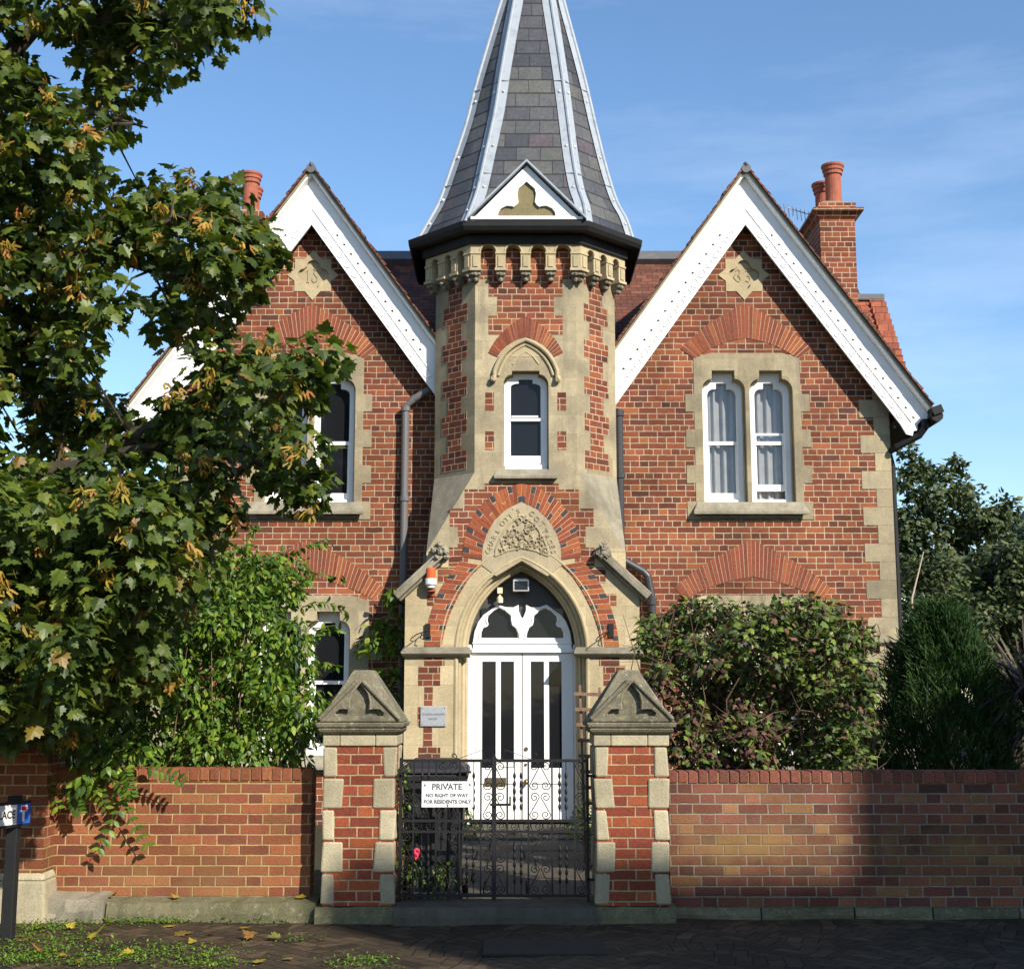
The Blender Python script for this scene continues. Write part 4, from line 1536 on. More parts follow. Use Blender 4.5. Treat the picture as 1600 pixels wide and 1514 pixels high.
# ------------------------------------------------------------------ spire
spire = bpy.data.objects.new('spire', None)
C.objects.link(spire)
spire.location = (XT, YT + HB, 7.2)
spire['label'] = 'tall bell-cast slate spire with pale lead hips'
setp(spire, house)
prof = []
for (cx, hw, y) in ((825, 167, 369), (825, 151, 345), (825, 136, 317), (826, 119, 267), (829, 98.5, 197), (830, 81, 126), (831.5, 51, 20)):
    Yv = YT + HB - hw / 125.0 * 0.545
    xl, z = P(cx - hw, y, Yv)
    xr_, _ = P(cx + hw, y, Yv)
    prof.append(((xr_ - xl) / 2, (xl + xr_) / 2 - XT, z))
r0 = prof[0][0]
sl_ = (prof[-2][0] - prof[-1][0]) / (prof[-1][2] - prof[-2][2])
zap = prof[-1][2] + prof[-1][0] / sl_
prof[0] = (r0, 0.0, 7.215)
fine = []
for i in range(len(prof) - 1):
    for k in range(4):
        t = k / 4
        a = [Vector(prof[max(i - 1, 0)]), Vector(prof[i]), Vector(prof[i + 1]), Vector(prof[min(i + 2, len(prof) - 1)])]
        q = 0.5 * ((2 * a[1]) + (a[2] - a[0]) * t + (2 * a[0] - 5 * a[1] + 4 * a[2] - a[3]) * t * t + (3 * a[1] - a[0] - 3 * a[2] + a[3]) * t ** 3)
        fine.append(tuple(q))
fine.append(prof[-1])
fine.append((0.05, prof[-1][1] + 0.03, zap - 0.05 / sl_))
base_r = HB
rings = [octring(r_ / (HB + 0.0), 0.0, z, lx) for r_, lx, z in fine]
s = MB()
ringloft(s, rings)
ro_ = part('slate_roof', s, 'slate', spire)
# continuous slate courses up the curved face: v runs along the slope
me = ro_.data
uvl = me.uv_layers['UV'].data
cum = [0.0]
for i in range(1, len(rings)):
    a = (rings[i][0] + rings[i][1]) / 2
    b2 = (rings[i - 1][0] + rings[i - 1][1]) / 2
    cum.append(cum[-1] + (a - b2).length)
for p in me.polygons:
    j = min(v % 8 for v in p.vertices)
    fj = sorted({v % 8 for v in p.vertices})
    j0 = 7 if fj == [0, 7] else fj[0]
    for li_ in p.loop_indices:
        vi = me.loops[li_].vertex_index
        ri_, k = divmod(vi, 8)
        w_ = (rings[ri_][j0] - rings[ri_][(j0 + 1) % 8]).length / 2
        uvl[li_].uv = ((-w_ if k == j0 else w_) + 0.13 * j0, cum[ri_])
hp = MB()
nl_ = MB()
for j in range(8):
    cl_ = []
    for i, r_ in enumerate(rings):
        p = r_[j]
        a = (r_[(j - 1) % 8] - p)
        b2 = (r_[(j + 1) % 8] - p)
        wv = min(0.115, a.length * 0.42)
        wv2 = min(0.115, b2.length * 0.42)
        rad = (p - Vector((sp_c.x, sp_c.y, p.z))).normalized()
        up_ = rad * 0.016 + Vector((0, 0, 0.004))
        cl_.append((p + a.normalized() * wv + up_, p + up_ * 1.3, p + b2.normalized() * wv2 + up_))
    V_ = [q for t in cl_ for q in t]
    hp.add(V_, [(i * 3 + k, i * 3 + k + 1, (i + 1) * 3 + k + 1, (i + 1) * 3 + k) for i in range(len(cl_) - 1) for k in range(2)])
    hp.tube([t[1] for t in cl_], 0.026, 8)
    for i in (3, 8, 13, 18):
        if i < len(cl_) and j in (0, 1, 2, 7):
            for s_ in (0, 2):
                c0 = cl_[i][1].lerp(cl_[i][s_], 0.55)
                nl_.blob(c0, (0.020, 0.020, 0.022), jit=0.1)
    for i in (10, 19):
        # lapped joints
        hp.tube([cl_[i][0], cl_[i][1] + (cl_[i][1] - Vector((sp_c.x, sp_c.y, cl_[i][1].z))).normalized() * 0.02, cl_[i][2]], 0.008, 5)
part('hip_flashing', hp, 'lead', spire)
part('fixing', nl_, 'steel', spire)
fn = MB()
fn.lathe([(0.10, zap - 0.40), (0.11, zap - 0.3), (0.05, zap - 0.2), (0.03, zap + 0.5), (0.08, zap + 0.56), (0.03, zap + 0.64), (0.01, zap + 1.1)], XT + fine[-1][1], sp_c.y, 10)
part('finial', fn, 'lead', spire)
# gablet at the front of the spire
YG = 15.40
gx0, gz0 = P(738, 339, YG)
gx1, _ = P(908, 339, YG)
gxa, gza = P(821, 259, YG)
gc = (gx0 + gx1) / 2
gw = (gx1 - gx0) / 2 - 0.03


def zg(x, y):
    return P(650 + x / 4.571, 240 + y / 4.571, YG)


tre = [zg(*q) for q in ((585, 447), (592, 415), (612, 390), (650, 372), (690, 374), (700, 382), (722, 365), (735, 345), (730, 320), (726, 285), (735, 250), (765, 225), (793, 200))]
tc_ = zg(793, 300)[0]
tre = [(x - tc_ + gc, z) for x, z in tre]
tre[-1] = (gc, tre[-1][1])
gb = MB()
gb.plate([(gc - gw, gz0), (gc + gw, gz0), (gc, gza)], YG, YG + 0.03, [mirror(tre, gc)])
gb.rect(gc - gw - 0.05, gc + gw + 0.05, gz0 - 0.035, gz0 - 0.002, YG - 0.015, YG + 0.03)
part('gablet', gb, 'white', spire)
gb = MB()
gb.plate([(gc - gw * 0.7, gz0 + 0.002), (gc + gw * 0.7, gz0 + 0.002), (gc, gza - 0.15)], YG + 0.032, YG + 0.05)
part('trefoil_panel', gb, 'tan', spire)
gb = MB()
e = 0.085
for sg in (-1, 1):
    xa, za = gc, gza + 0.055
    xb, zb = gc + sg * (gw + 0.09), gz0 - 0.02
    y0, y1 = YG - 0.075, 16.55
    p = [(xa, y0, za), (xb, y0, zb), (xb, y1, zb), (xa, y1, za), (xa, y0, za - 0.03), (xb, y0, zb - 0.03), (xb, y1, zb - 0.03), (xa, y1, za - 0.03)]
    f_ = [(0, 3, 2, 1), (4, 5, 6, 7), (0, 1, 5, 4), (1, 2, 6, 5), (3, 7, 6, 2), (0, 4, 7, 3)]
    gb.add(p, f_ if sg > 0 else [q[::-1] for q in f_])
part('gablet_roof', gb, 'lead', spire)

# ------------------------------------------------------------------ porch
porch = bpy.data.objects.new('porch', None)
C.objects.link(porch)
porch.location = (XP, YT, 0)
porch['label'] = 'stone porch with a pointed brick-ringed doorway'
setp(porch, house)


def z3(x, y, Y=YT):
    return P(600 + x / 3.364, 720 + y / 3.364, Y)


SPR = 2.15


def arch(hw, base, rise0=0.95, w0=0.635, n=12, spr=SPR):
    """pointed arch outline of half-width hw, concentric with the opening"""
    r = (rise0 ** 2 + w0 ** 2) / (2 * w0) + (hw - w0)
    cxo = XP - hw + r              # centre of the left arc
    a1 = math.acos((XP - cxo) / r)
    l = [(XP - hw, base)]
    for i in range(n + 1):
        a = PI + (a1 - PI) * i / n
        l.append((cxo + r * math.cos(a), spr + r * math.sin(a)))
    l[-1] = (XP, l[-1][1])
    return mirror(l, XP)


XL, XR = -1.247, 1.487
s = MB()
fo = [(XL, 0), (XR, 0), (XR, 2.79), (XR - 0.46, 3.24), (XT + 1.17, 3.30)]
s.plate([(XL, 0), (XP - 0.76, 0), *arch(0.76, 0.0)[1:-1], (XP + 0.76, 0), (XR, 0), (XR, 2.80), (XT + 1.17, 2.80 + XR - XT - 1.17), (XT + 1.17, 3.298), (XT - 1.17, 3.298), (XT - 1.17, 2.80 + XT - 1.17 - XL), (XL, 2.80)], YT + 0.002, YT + 0.14)
part('porch_front', s, 'ashlar2', porch)
s = MB()
s.box(XL, XL + 0.3, YT + 0.142, YF - 0.01, 0, 2.80)
s.box(XR - 0.3, XR, YT + 0.142, YF - 0.01, 0, 2.80)
for sg, xe in ((-1, XL), (1, XR)):
    s.add([(xe, YT + 0.15, 2.80), (xe - sg * 0.5, YT + 0.15, 3.29), (xe - sg * 0.5, YF - 0.01, 3.29), (xe, YF - 0.01, 2.80)], [(0, 1, 2, 3) if sg > 0 else (3, 2, 1, 0)])
part('porch_side', s, 'ashlar2', porch)
# tracing of the brick ring
LI = [(300, 975), (320, 880), (350, 790), (400, 690), (450, 610), (512, 548)]
LO = [(210, 975), (225, 870), (250, 780), (290, 680), (340, 600), (398, 528)]
UI = [(514, 520), (514, 480), (520, 440), (540, 380), (580, 312), (640, 255), (722, 215)]
UO = [(408, 505), (415, 455), (425, 400), (443, 335), (475, 275), (530, 208), (620, 150), (722, 118)]


def tr(q):
    pts = [z3(*p) for p in q]
    xc = z3(722, q[-1][1])[0]
    return [(XP + (x - xc) * 1.0, z) for x, z in pts]


LIm, LOm, UIm, UOm = tr([*LI, (722, 548)])[:-1], tr([*LO, (722, 528)])[:-1], tr(UI), tr(UO)
UIm[-1] = (XP, UIm[-1][1])
UOm[-1] = (XP, UOm[-1][1])
ar = MB()
mo = MB()
dk = MB()
for fl_ in (False, True):
    def fx(q):
        return [(2 * XP - x, z) for x, z in q] if fl_ else q
    voussoirs(ar, fx(LIm), fx(LOm), 17, YT - 0.010, YT + 0.03, 0.13, 'alt', None, dk)
    voussoirs(ar, fx(UIm), fx(UOm), 20, YT - 0.010, YT + 0.03, 0.13, 'alt', None, dk)
    mo.plate(fx(LOm) + list(reversed(fx(LIm))), YT - 0.006, YT + 0.02)
    mo.plate(fx(UOm) + list(reversed(fx(UIm))), YT - 0.0055, YT + 0.02)
part('arch_mortar', mo, 'mortar', porch)
part('brick_arch', ar, 'voussoir2', porch)
part('blue_brick', dk, 'bluebrick', porch, 'dark blue-black half bricks of the porch arch')
# stepped brickwork outside the ring
bp = MB()


def brect(xa, ya, xb, yb, both=True):
    xc = z3(722, ya)[0]
    a = z3(xa, ya)
    b2 = z3(xb, yb)
    x0, x1 = a[0] - xc, b2[0] - xc
    bp.rect(XP + x0, XP + x1, b2[1], a[1], YT - 0.003, YT + 0.015)
    if both:
        bp.rect(XP - x1, XP - x0, b2[1], a[1], YT - 0.003, YT + 0.015)


for q in ((528, 118, 722, 150), (422, 150, 640, 250), (345, 250, 520, 345), (387, 345, 470, 455), (340, 455, 440, 552), (282, 560, 390, 640), (225, 700, 300, 760)):
    brect(*q)
for q in ((210, 1014, 315, 1075), (178, 1078, 292, 1180), (210, 1186, 253, 1285), (175, 1290, 296, 1392), (205, 1398, 250, 1502), (178, 1506, 292, 1600), (205, 1604, 250, 1700)):
    brect(*q)
part('porch_brickwork', bp, 'brick', porch)
# tympanum panel above the arch
tp = bpy.data.objects.new('tympanum', None)
C.objects.link(tp)
tp.location = (XP, YT, 3.2)
tp['label'] = 'carved stone panel with lettering above the doorway'
setp(tp, house)
t = MB()
archtop = [p for p in arch(0.945, 0)[1:-1]]
lim = UIm[0][1]
lowL = [p for p in archtop if p[0] < XP and p[1] > LIm[-1][1] - 0.02]
t.plate([UIm[0]] + UIm[1:] + [(2 * XP - x, z) for x, z in reversed(UIm[:-1])] + [(2 * XP - LIm[-1][0], LIm[-1][1])] + [(2 * XP - x, z) for x, z in lowL] [:0] + [(XP + 0.3, 3.02), (XP, 3.20), (XP - 0.3, 3.02)] + [LIm[-1]], YT - 0.007, YT + 0.02)
part('panel', t, 'stone', tp)


def zt_(x, y):
    X, Z = P(740 + x / 10.0, 770 + y / 10.0, YT)
    xc = P(740 + 75.0, 770 + y / 10.0, YT)[0]
    return XP + X - xc, Z


lt = MB()
S_ = [(230, 915, 82), (262, 840, 78), (290, 765, 74), (325, 690, 70), (380, 600, 62), (455, 480, 55), (515, 415, 48), (575, 365, 42), (630, 280, 35), (700, 290, 25)]
for ch_, (x, y, an) in zip("CHARLOTT'S", S_):
    X, Z = zt_(x, y)
    put_text(lt, ch_, 0.085, X, YT - 0.010, Z, R(an), extrude=0.006)
S2 = [(905, 330, -25), (985, 415, -42), (1065, 490, -50), (1110, 600, -62), (1150, 690, -70), (1190, 770, -74), (1225, 840, -78), (1240, 920, -82)]
for ch_, (x, y, an) in zip("COTTAGES", S2):
    X, Z = zt_(x, y)
    put_text(lt, ch_, 0.085, X, YT - 0.010, Z, R(an), extrude=0.006)
part('lettering', lt, 'stone', tp)
cv = MB()
fr_ = [(335, 990), (345, 880), (400, 740), (480, 590), (580, 470), (750, 350)]
frm = [zt_(*q) for q in fr_]
full = frm + [(2 * XP - x, z) for x, z in reversed(frm[:-1])]
cv.tube([(x, YT - 0.008, z) for x, z in full], 0.014, 6)
cv.tube([(x, YT - 0.008, z) for x, z in [zt_(*q) for q in ((335, 990), (540, 905), (750, 860), (960, 905), (1165, 990))]], 0.012, 6)
random.seed(11)
for (x, y, r_) in ((480, 760, 62), (620, 600, 70), (850, 590, 75), (1000, 780, 70), (700, 430, 55), (820, 430, 50), (600, 790, 55), (900, 760, 62), (740, 700, 60), (450, 900, 42), (1080, 900, 45), (700, 840, 40), (830, 840, 42), (930, 520, 45), (530, 680, 40), (1050, 700, 38)):
    X, Z = zt_(x, y)
    rr = r_ / 10 / 131
    a0 = random.uniform(0, 6)
    pth = [(X + rr * (1 - 0.75 * i / 12) * math.cos(a0 + i * 0.62), YT - 0.010 - 0.002 * i, Z + rr * (1 - 0.75 * i / 12) * math.sin(a0 + i * 0.62)) for i in range(13)]
    cv.tube(pth, [0.010 - 0.0003 * i for i in range(13)], 6)
    for k in range(4):
        a = a0 + k * 1.6
        cv.blob((X + rr * 1.15 * math.cos(a), YT - 0.008, Z + rr * 1.15 * math.sin(a)), (0.017, 0.018, 0.017))
part('carving', cv, 'stone', tp)

# moulded arch orders
md = MB()
for (h0, h1, ya, yb) in ((0.78, 0.705, 0.085, 0.22), (0.72, 0.635, 0.185, 0.36)):
    o_ = arch(h0, 0.0)
    i_ = arch(h1, 0.0)
    outl = [(XP - h0, 0.0)] + o_[1:-1] + [(XP + h0, 0.0), (XP + h1, 0.0)] + list(reversed(i_[1:-1])) + [(XP - h1, 0.0)]
    md.plate(outl, YT + ya, YT + yb)
for (h, yy, r_) in ((0.765, 0.012, 0.026), (0.735, 0.07, 0.030), (0.69, 0.165, 0.030), (0.655, 0.19, 0.018)):
    md.tube([(x, YT + yy, z) for x, z in arch(h, 0.05)], r_, 8)
part('arch_moulding', md, 'stone2', porch)
hd = MB()
hood = [q for q in arch(0.83, 0) if q[1] > 3.02 - 0.0]
part('hood_rib', MB().tube([(x, YT - 0.002, z) for x, z in arch(0.945, SPR + 0.02)], 0.012, 6), 'stone2', porch)
# impost string
im = MB()
for (a, b2) in ((XL - 0.04, XP - 0.60), (XP + 0.60, XR + 0.04)):
    im.frustum((a + 0.02, b2 - 0.0, YT - 0.03, YT + 0.12), (a, b2, YT - 0.075, YT + 0.12), SPR - 0.075, SPR - 0.035)
    im.box(a, b2, YT - 0.078, YT + 0.12, SPR - 0.035, SPR - 0.005)
    im.frustum((a, b2, YT - 0.075, YT + 0.12), (a + 0.03, b2, YT - 0.015, YT + 0.12), SPR - 0.005, SPR + 0.045)
part('string_course', im, 'grey', porch, bevel=0.008)
# copings and crockets on the shoulders
cp = MB()
ck = MB()
for sg, xe in ((-1, XL), (1, XR)):
    x0, z0 = xe + sg * 0.085, 2.755
    x1, z1 = xe - sg * 0.44, 3.245
    d = Vector((x1 - x0, 0, z1 - z0)).normalized()
    nn = Vector((-d.z, 0, d.x))
    if nn.z < 0:
        nn = -nn
    for (a, b2, ya, yb) in ((-0.015, 0.05, -0.115, 0.5), (0.05, 0.085, -0.075, 0.5), (-0.05, -0.013, -0.06, 0.3)):
        q = [Vector((x0, 0, z0)) + nn * a, Vector((x1, 0, z1)) + nn * a, Vector((x1, 0, z1)) + nn * b2, Vector((x0, 0, z0)) + nn * b2]
        cp.plate([(v.x, v.z) for v in q], YT + ya, YT + yb)
    for k in range(22):
        a = random.uniform(0, 2 * PI)
        rr = random.uniform(0, 0.10)
        ck.blob((x1 - sg * -0.02 + rr * math.cos(a), YT - 0.06 - random.uniform(0, 0.07), z1 + 0.045 + rr * math.sin(a)), (0.032, 0.035, 0.03), jit=0.6)
    ck.blob((x1 + sg * 0.02, YT - 0.02, z1 + 0.04), (0.10, 0.09, 0.095), jit=0.4)
part('coping', cp, 'grey', porch, bevel=0.01)
part('crocket', ck, 'grey', porch)
# entrance step
st = MB()
st.box(XP - 0.85, XP + 0.85, YT - 0.32, YT + 0.45, 0.0, 0.16)
st.box(XP - 1.1, XP + 1.1, YT - 0.72, YT - 0.325, 0.0, 0.115)
part('step', st, 'path', porch, bevel=0.015)

# ------------------------------------------------------------------ doors and fanlight
YD = YT + 0.35


def zd(x, y):
    X, Z = P(600 + x / 3.364, 720 + y / 3.364, YD)
    return X, Z


DX = zd(727, 1200)[0]
DT, DB = 2.135, 0.185
DH = 0.60
for sg in (-1, 1):
    dr = bpy.data.objects.new('door', None)
    C.objects.link(dr)
    dr.location = (DX + sg * DH / 2, YD, DB)
    setp(dr, house)
    dr['label'] = 'white door leaf with a brass letter box' if sg < 0 else 'white door leaf with a brass knob'
    f = MB()
    a, b2 = (DX - DH, DX - 0.004) if sg < 0 else (DX + 0.004, DX + DH)
    pz0, pz1 = 0.80, 2.035
    if sg < 0:
        ps = [(DX - 0.475, DX - 0.315), (DX - 0.255, DX - 0.10)]
    else:
        ps = [(DX + 0.10, DX + 0.255), (DX + 0.315, DX + 0.465)]
    hl = [[(p0, pz0), (p1, pz0), (p1, pz1), (p0, pz1)] for p0, p1 in ps]
    lo = [[(a + 0.10, 0.30), (b2 - 0.10, 0.30), (b2 - 0.10, 0.62), (a + 0.10, 0.62)]]
    f.plate([(a, DB), (b2, DB), (b2, DT), (a, DT)], YD, YD + 0.045, hl + lo)
    f.rect(lo[0][0][0] + 0.012, lo[0][1][0] - 0.012, 0.312, 0.608, YD + 0.010, YD + 0.035)
    f.rect(a + 0.05, b2 - 0.05, 0.28, 0.64, YD + 0.02, YD + 0.04)
    part('leaf', f, 'white', dr, bevel=0.005)
    g = MB()
    for p0, p1 in ps:
        g.rect(p0 - 0.01, p1 + 0.01, pz0 - 0.01, pz1 + 0.01, YD + 0.02, YD + 0.024)
    part('pane', g, 'glass', dr)
    h = MB()
    if sg < 0:
        h.rect(DX - 0.44, DX - 0.19, 0.60, 0.69, YD - 0.012, YD + 0.002)
        h.rect(DX - 0.41, DX - 0.22, 0.62, 0.67, YD - 0.017, YD - 0.011)
        part('letter_box', h, 'brass', dr, bevel=0.003)
        n_ = MB()
        n_.rect(DX - 0.252, DX - 0.105, 0.81, 0.90, YD + 0.010, YD + 0.013)
        part('notice', n_, 'wplastic', dr)
    else:
        h.tube([(DX + 0.045, YD + 0.005, 0.645), (DX + 0.045, YD - 0.035, 0.645)], 0.018, 10)
        h.blob((DX + 0.045, YD - 0.05, 0.645), 0.034, jit=0.02)
        h.tube([(DX + 0.04, YD + 0.005, 0.84), (DX + 0.04, YD - 0.012, 0.84)], 0.017, 10)
        h.tube([(DX + 0.045, YD + 0.005, 1.02), (DX + 0.045, YD - 0.012, 1.02)], 0.024, 10)
        part('knob', h, 'brass', dr)
fan = bpy.data.objects.new('fanlight', None)
C.objects.link(fan)
fan.location = (DX, YD, DT)
fan['label'] = 'white traceried fanlight over the doors'
setp(fan, house)


def z5(x, y):
    X, Z = P(640 + x / 5.333, 880 + y / 5.333, YD)
    return X, Z


def sym(q, cx=938):
    pts = []
    xc = z5(cx, 500)[0]
    return [(DX + z5(x, y)[0] - xc, z5(x, y)[1]) for x, y in q]


GL = [(595, 622), (598, 575), (618, 535), (652, 522), (658, 505), (648, 480), (655, 440), (700, 398), (742, 374), (790, 396), (840, 440), (842, 485), (850, 515), (880, 538), (897, 578), (902, 622)]
OUT = [(525, 745), (528, 650), (540, 570), (570, 490), (615, 430), (670, 392), (735, 345), (800, 366), (865, 368), (908, 346), (908, 395), (925, 440), (938, 462)]
lg = sym(GL)
ou = sym(OUT)
ou[-1] = (DX, ou[-1][1])
f = MB()
rg = [(2 * DX - x, z) for x, z in lg]
f.plate(mirror(ou, DX), YD - 0.02, YD + 0.05, [lg, rg])
f.rect(DX - 0.60, DX + 0.60, DT + 0.004, DT + 0.055, YD - 0.045, YD - 0.0205)
f.rect(DX - 0.595, DX + 0.595, DT + 0.11, DT + 0.125, YD - 0.035, YD - 0.0205)
part('tracery', f, 'white', fan, bevel=0.010)
tb = MB()
for q in (lg, rg):
    c0 = (sum(p[0] for p in q) / len(q), sum(p[1] for p in q) / len(q))
    tb.tube([(c0[0] + (x - c0[0]) * 1.10, YD - 0.025, c0[1] + (z - c0[1]) * 1.10) for x, z in q], 0.009, 6)
part('bead', tb, 'white', fan)
g = MB()
g.plate(arch(0.66, DT), YD + 0.055, YD + 0.075)
part('spandrel', g, 'band', fan)
g = MB()
for q in (lg, rg):
    xs = [p[0] for p in q]
    zs_ = [p[1] for p in q]
    g.rect(min(xs), max(xs), min(zs_), max(zs_), YD + 0.030, YD + 0.034)
part('pane', g, 'glass', fan)
m = MB()
for sg in (-1, 1):
    a, b2 = sorted((DX + sg * (DH + 0.003), DX + sg * (DH + 0.09)))
    m.rect(a, b2, 0.16, DT + 0.1, YD - 0.012, YD + 0.06)
part('door_frame', m, 'white', house)

# downpipes
m = MB()
xl_, zl_ = P(634, 632, YF - 0.07)
xlb, zlb = P(628, 905, YF - 0.07)
m.tube([(xl_ + 0.30, YF - 0.12, zl_ + 0.18), (xl_ + 0.10, YF - 0.09, zl_ + 0.06), (xl_, YF - 0.08, zl_ - 0.04), (xl_ - 0.01, YF - 0.08, 0.1)], 0.048, 12)
for z in (zl_ - 0.06, zl_ - 1.2, zl_ - 2.4):
    m.tube([(xl_, YF - 0.08, z - 0.03), (xl_, YF - 0.08, z + 0.03)], 0.060, 12)
part('downpipe', m, 'pipe', house, 'grey downpipe left of the tower')
m = MB()
a = P(967, 640, YF - 0.1)
b2 = P(970, 868, YF - 0.1)
c2 = P(1012, 898, YF - 0.1)
d2 = P(1018, 925, YF - 0.1)
m.tube([(a[0], YF - 0.1, a[1]), (b2[0], YF - 0.1, b2[1]), (b2[0] + 0.04, YF - 0.1, b2[1] - 0.06), (c2[0] - 0.05, YF - 0.1, c2[1] + 0.04), (c2[0], YF - 0.1, c2[1] - 0.02), (d2[0], YF - 0.1, d2[1] - 0.05), (d2[0], YF - 0.1, 0.1)], 0.050, 12)
for (x, z) in ((a[0], a[1] - 0.05), (b2[0], b2[1] + 0.05), (d2[0], d2[1] - 0.12), (b2[0], b2[1] + 1.0)):
    m.tube([(x, YF - 0.1, z - 0.035), (x, YF - 0.1, z + 0.035)], 0.064, 12)
part('downpipe', m, 'dpipe', house, 'dark downpipe with a swan neck right of the porch')

# ------------------------------------------------------------------ fittings on the porch
ax, az = P(673, 905, YT - 0.1)
al = thing('alarm_beacon', 'orange beacon on a white alarm base fixed beside the porch arch', 'alarm', (ax, YT, az - 0.1))
m = MB()
m.lathe([(0.050, az + 0.01), (0.056, az + 0.015), (0.054, az + 0.12), (0.046, az + 0.135)], ax, YT - 0.10, 16)
part('lens', m, 'orange', al, smooth=False)
m = MB()
m.lathe([(0.058, az - 0.07), (0.068, az - 0.06), (0.068, az + 0.008), (0.05, az + 0.01)], ax, YT - 0.10, 16)
m.lathe([(0.045, az - 0.10), (0.05, az - 0.072)], ax, YT - 0.10, 12)
part('base', m, 'wplastic', al)
m = MB()
m.box(ax - 0.03, ax + 0.05, YT - 0.10, YT - 0.004, az - 0.14, az - 0.10)
m.box(ax - 0.03, ax + 0.05, YT - 0.02, YT - 0.004, az - 0.19, az - 0.08)
part('bracket', m, 'terra', al)
fx_, fz_ = P(814, 915, YD - 0.12)
fl = thing('floodlight', 'grey rectangular floodlight under the point of the porch arch', 'floodlight', (fx_, YD, fz_ - 0.1))
m = MB()
m.plate([(fx_ - 0.095, fz_ - 0.07), (fx_ + 0.095, fz_ - 0.07), (fx_ + 0.095, fz_ + 0.07), (fx_ - 0.095, fz_ + 0.07)], YD - 0.17, YD - 0.10, [[(fx_ - 0.078, fz_ - 0.055), (fx_ + 0.078, fz_ - 0.055), (fx_ + 0.078, fz_ + 0.048), (fx_ - 0.078, fz_ + 0.048)]])
m.box(fx_ - 0.085, fx_ + 0.085, YD - 0.099, YD - 0.06, fz_ - 0.055, fz_ + 0.06)
m.box(fx_ - 0.08, fx_ + 0.08, YD - 0.165, YD - 0.12, fz_ + 0.071, fz_ + 0.082)
part('housing', m, 'steel', fl, bevel=0.004)
m = MB()
m.box(fx_ - 0.08, fx_ + 0.08, YD - 0.155, YD - 0.15, fz_ - 0.056, fz_ + 0.049)
part('lens', m, 'glass', fl)
m = MB()
m.box(fx_ - 0.015, fx_ + 0.015, YD - 0.06, YD + 0.05, fz_ - 0.02, fz_ + 0.02)
part('bracket', m, 'black', fl)
px_, pz_ = P(781, 927, YD - 0.1)
pr_ = thing('motion_sensor', 'cream motion sensor beside the floodlight in the porch arch', 'sensor', (px_, YD, pz_ - 0.08))
m = MB()
m.box(px_ - 0.032, px_ + 0.032, YD - 0.09, YD + 0.05, pz_ - 0.0, pz_ + 0.07)
m.tube([(px_, YD - 0.06, pz_ - 0.03), (px_, YD - 0.06, pz_ + 0.0)], 0.012, 8)
part('mount', m, 'cream', pr_, bevel=0.006)
m = MB()
m.lathe([(0.036, pz_ - 0.11), (0.038, pz_ - 0.09), (0.038, pz_ - 0.055), (0.02, pz_ - 0.03)], px_, YD - 0.07, 14)
part('head', m, 'cream', pr_)
qx, qz = P(677, 1119, YT - 0.02)
pq = thing('name_plate', 'silver metal name plate screwed to the porch jamb', 'plaque', (qx, YT, qz - 0.11))
m = MB()
m.box(qx - 0.148, qx + 0.148, YT - 0.022, YT - 0.006, qz - 0.112, qz + 0.112)
pl_ = part('plate', m, 'steel', pq, bevel=0.003)
m = MB()
put_text(m, 'JOSEPH', 0.034, qx - 0.07, YT - 0.023, qz + 0.022, extrude=0.0006)
put_text(m, 'HANNAFIN', 0.034, qx + 0.062, YT - 0.023, qz + 0.022, extrude=0.0006, sx=0.8)
put_text(m, 'HOUSE', 0.032, qx - 0.01, YT - 0.023, qz - 0.03, extrude=0.0006)
part('lettering', m, 'gink', pq)
m = MB()
for sx in (-1, 1):
    for sz in (-1, 1):
        m.tube([(qx + sx * 0.128, YT - 0.026, qz + sz * 0.092), (qx + sx * 0.128, YT - 0.01, qz + sz * 0.092)], 0.007, 8)
part('screw', m, 'dlead', pq)
for sx, nm in ((-1, 'left'), (1, 'right')):
    hxp, hz = P(668 if sx < 0 else 955, 985, YT - 0.05)
    m = MB()
    m.box(hxp - 0.03, hxp + 0.03, YT - 0.03, YT - 0.012, hz - 0.08, hz + 0.08)
    m.tube([(hxp, YT - 0.02, hz + 0.0), (hxp - 0.12 * 1, YT - 0.16, hz - 0.05), (hxp - 0.17, YT - 0.2, hz - 0.09)], 0.007, 6)
    m.tube([(hxp - 0.17, YT - 0.2, hz - 0.09), (hxp - 0.19, YT - 0.2, hz - 0.12), (hxp - 0.16, YT - 0.2, hz - 0.13)], 0.006, 6)
    m.tube([(hxp - 0.06, YT - 0.09, hz - 0.03), (hxp - 0.08, YT - 0.09, hz - 0.09), (hxp - 0.05, YT - 0.09, hz - 0.10)], 0.006, 6)
    solo('hanging_bracket', m, 'iron', 'black iron basket bracket on the %s springing of the porch arch' % nm, 'bracket', 'iron brackets on the porch')
# aerial on the roof
axx, azz = P(1228, 330, 19.0)
m = MB()
m.tube([(axx, 19.0, azz + 0.06), (axx + 0.42, 19.25, azz + 0.03)], 0.008, 6)
for i in range(7):
    t = i / 6
    x, y = axx + 0.42 * t, 19.0 + 0.25 * t
    m.tube([(x - 0.03, y - 0.0, azz + 0.11 - 0.03 * t), (x + 0.02, y + 0.15, azz - 0.02 - 0.03 * t)], 0.005, 5)
m.tube([(axx + 0.12, 19.08, azz + 0.05), (axx + 0.12, 19.08, azz - 0.2), (axx + 0.24, 19.1, azz - 0.45), (axx + 0.3, 19.1, azz - 0.9)], 0.010, 6)
solo('television_aerial', m, 'steel', 'thin metal television aerial beside the right chimney', 'aerial')

# ------------------------------------------------------------------ street front
YW = 10.45
YP = 10.20


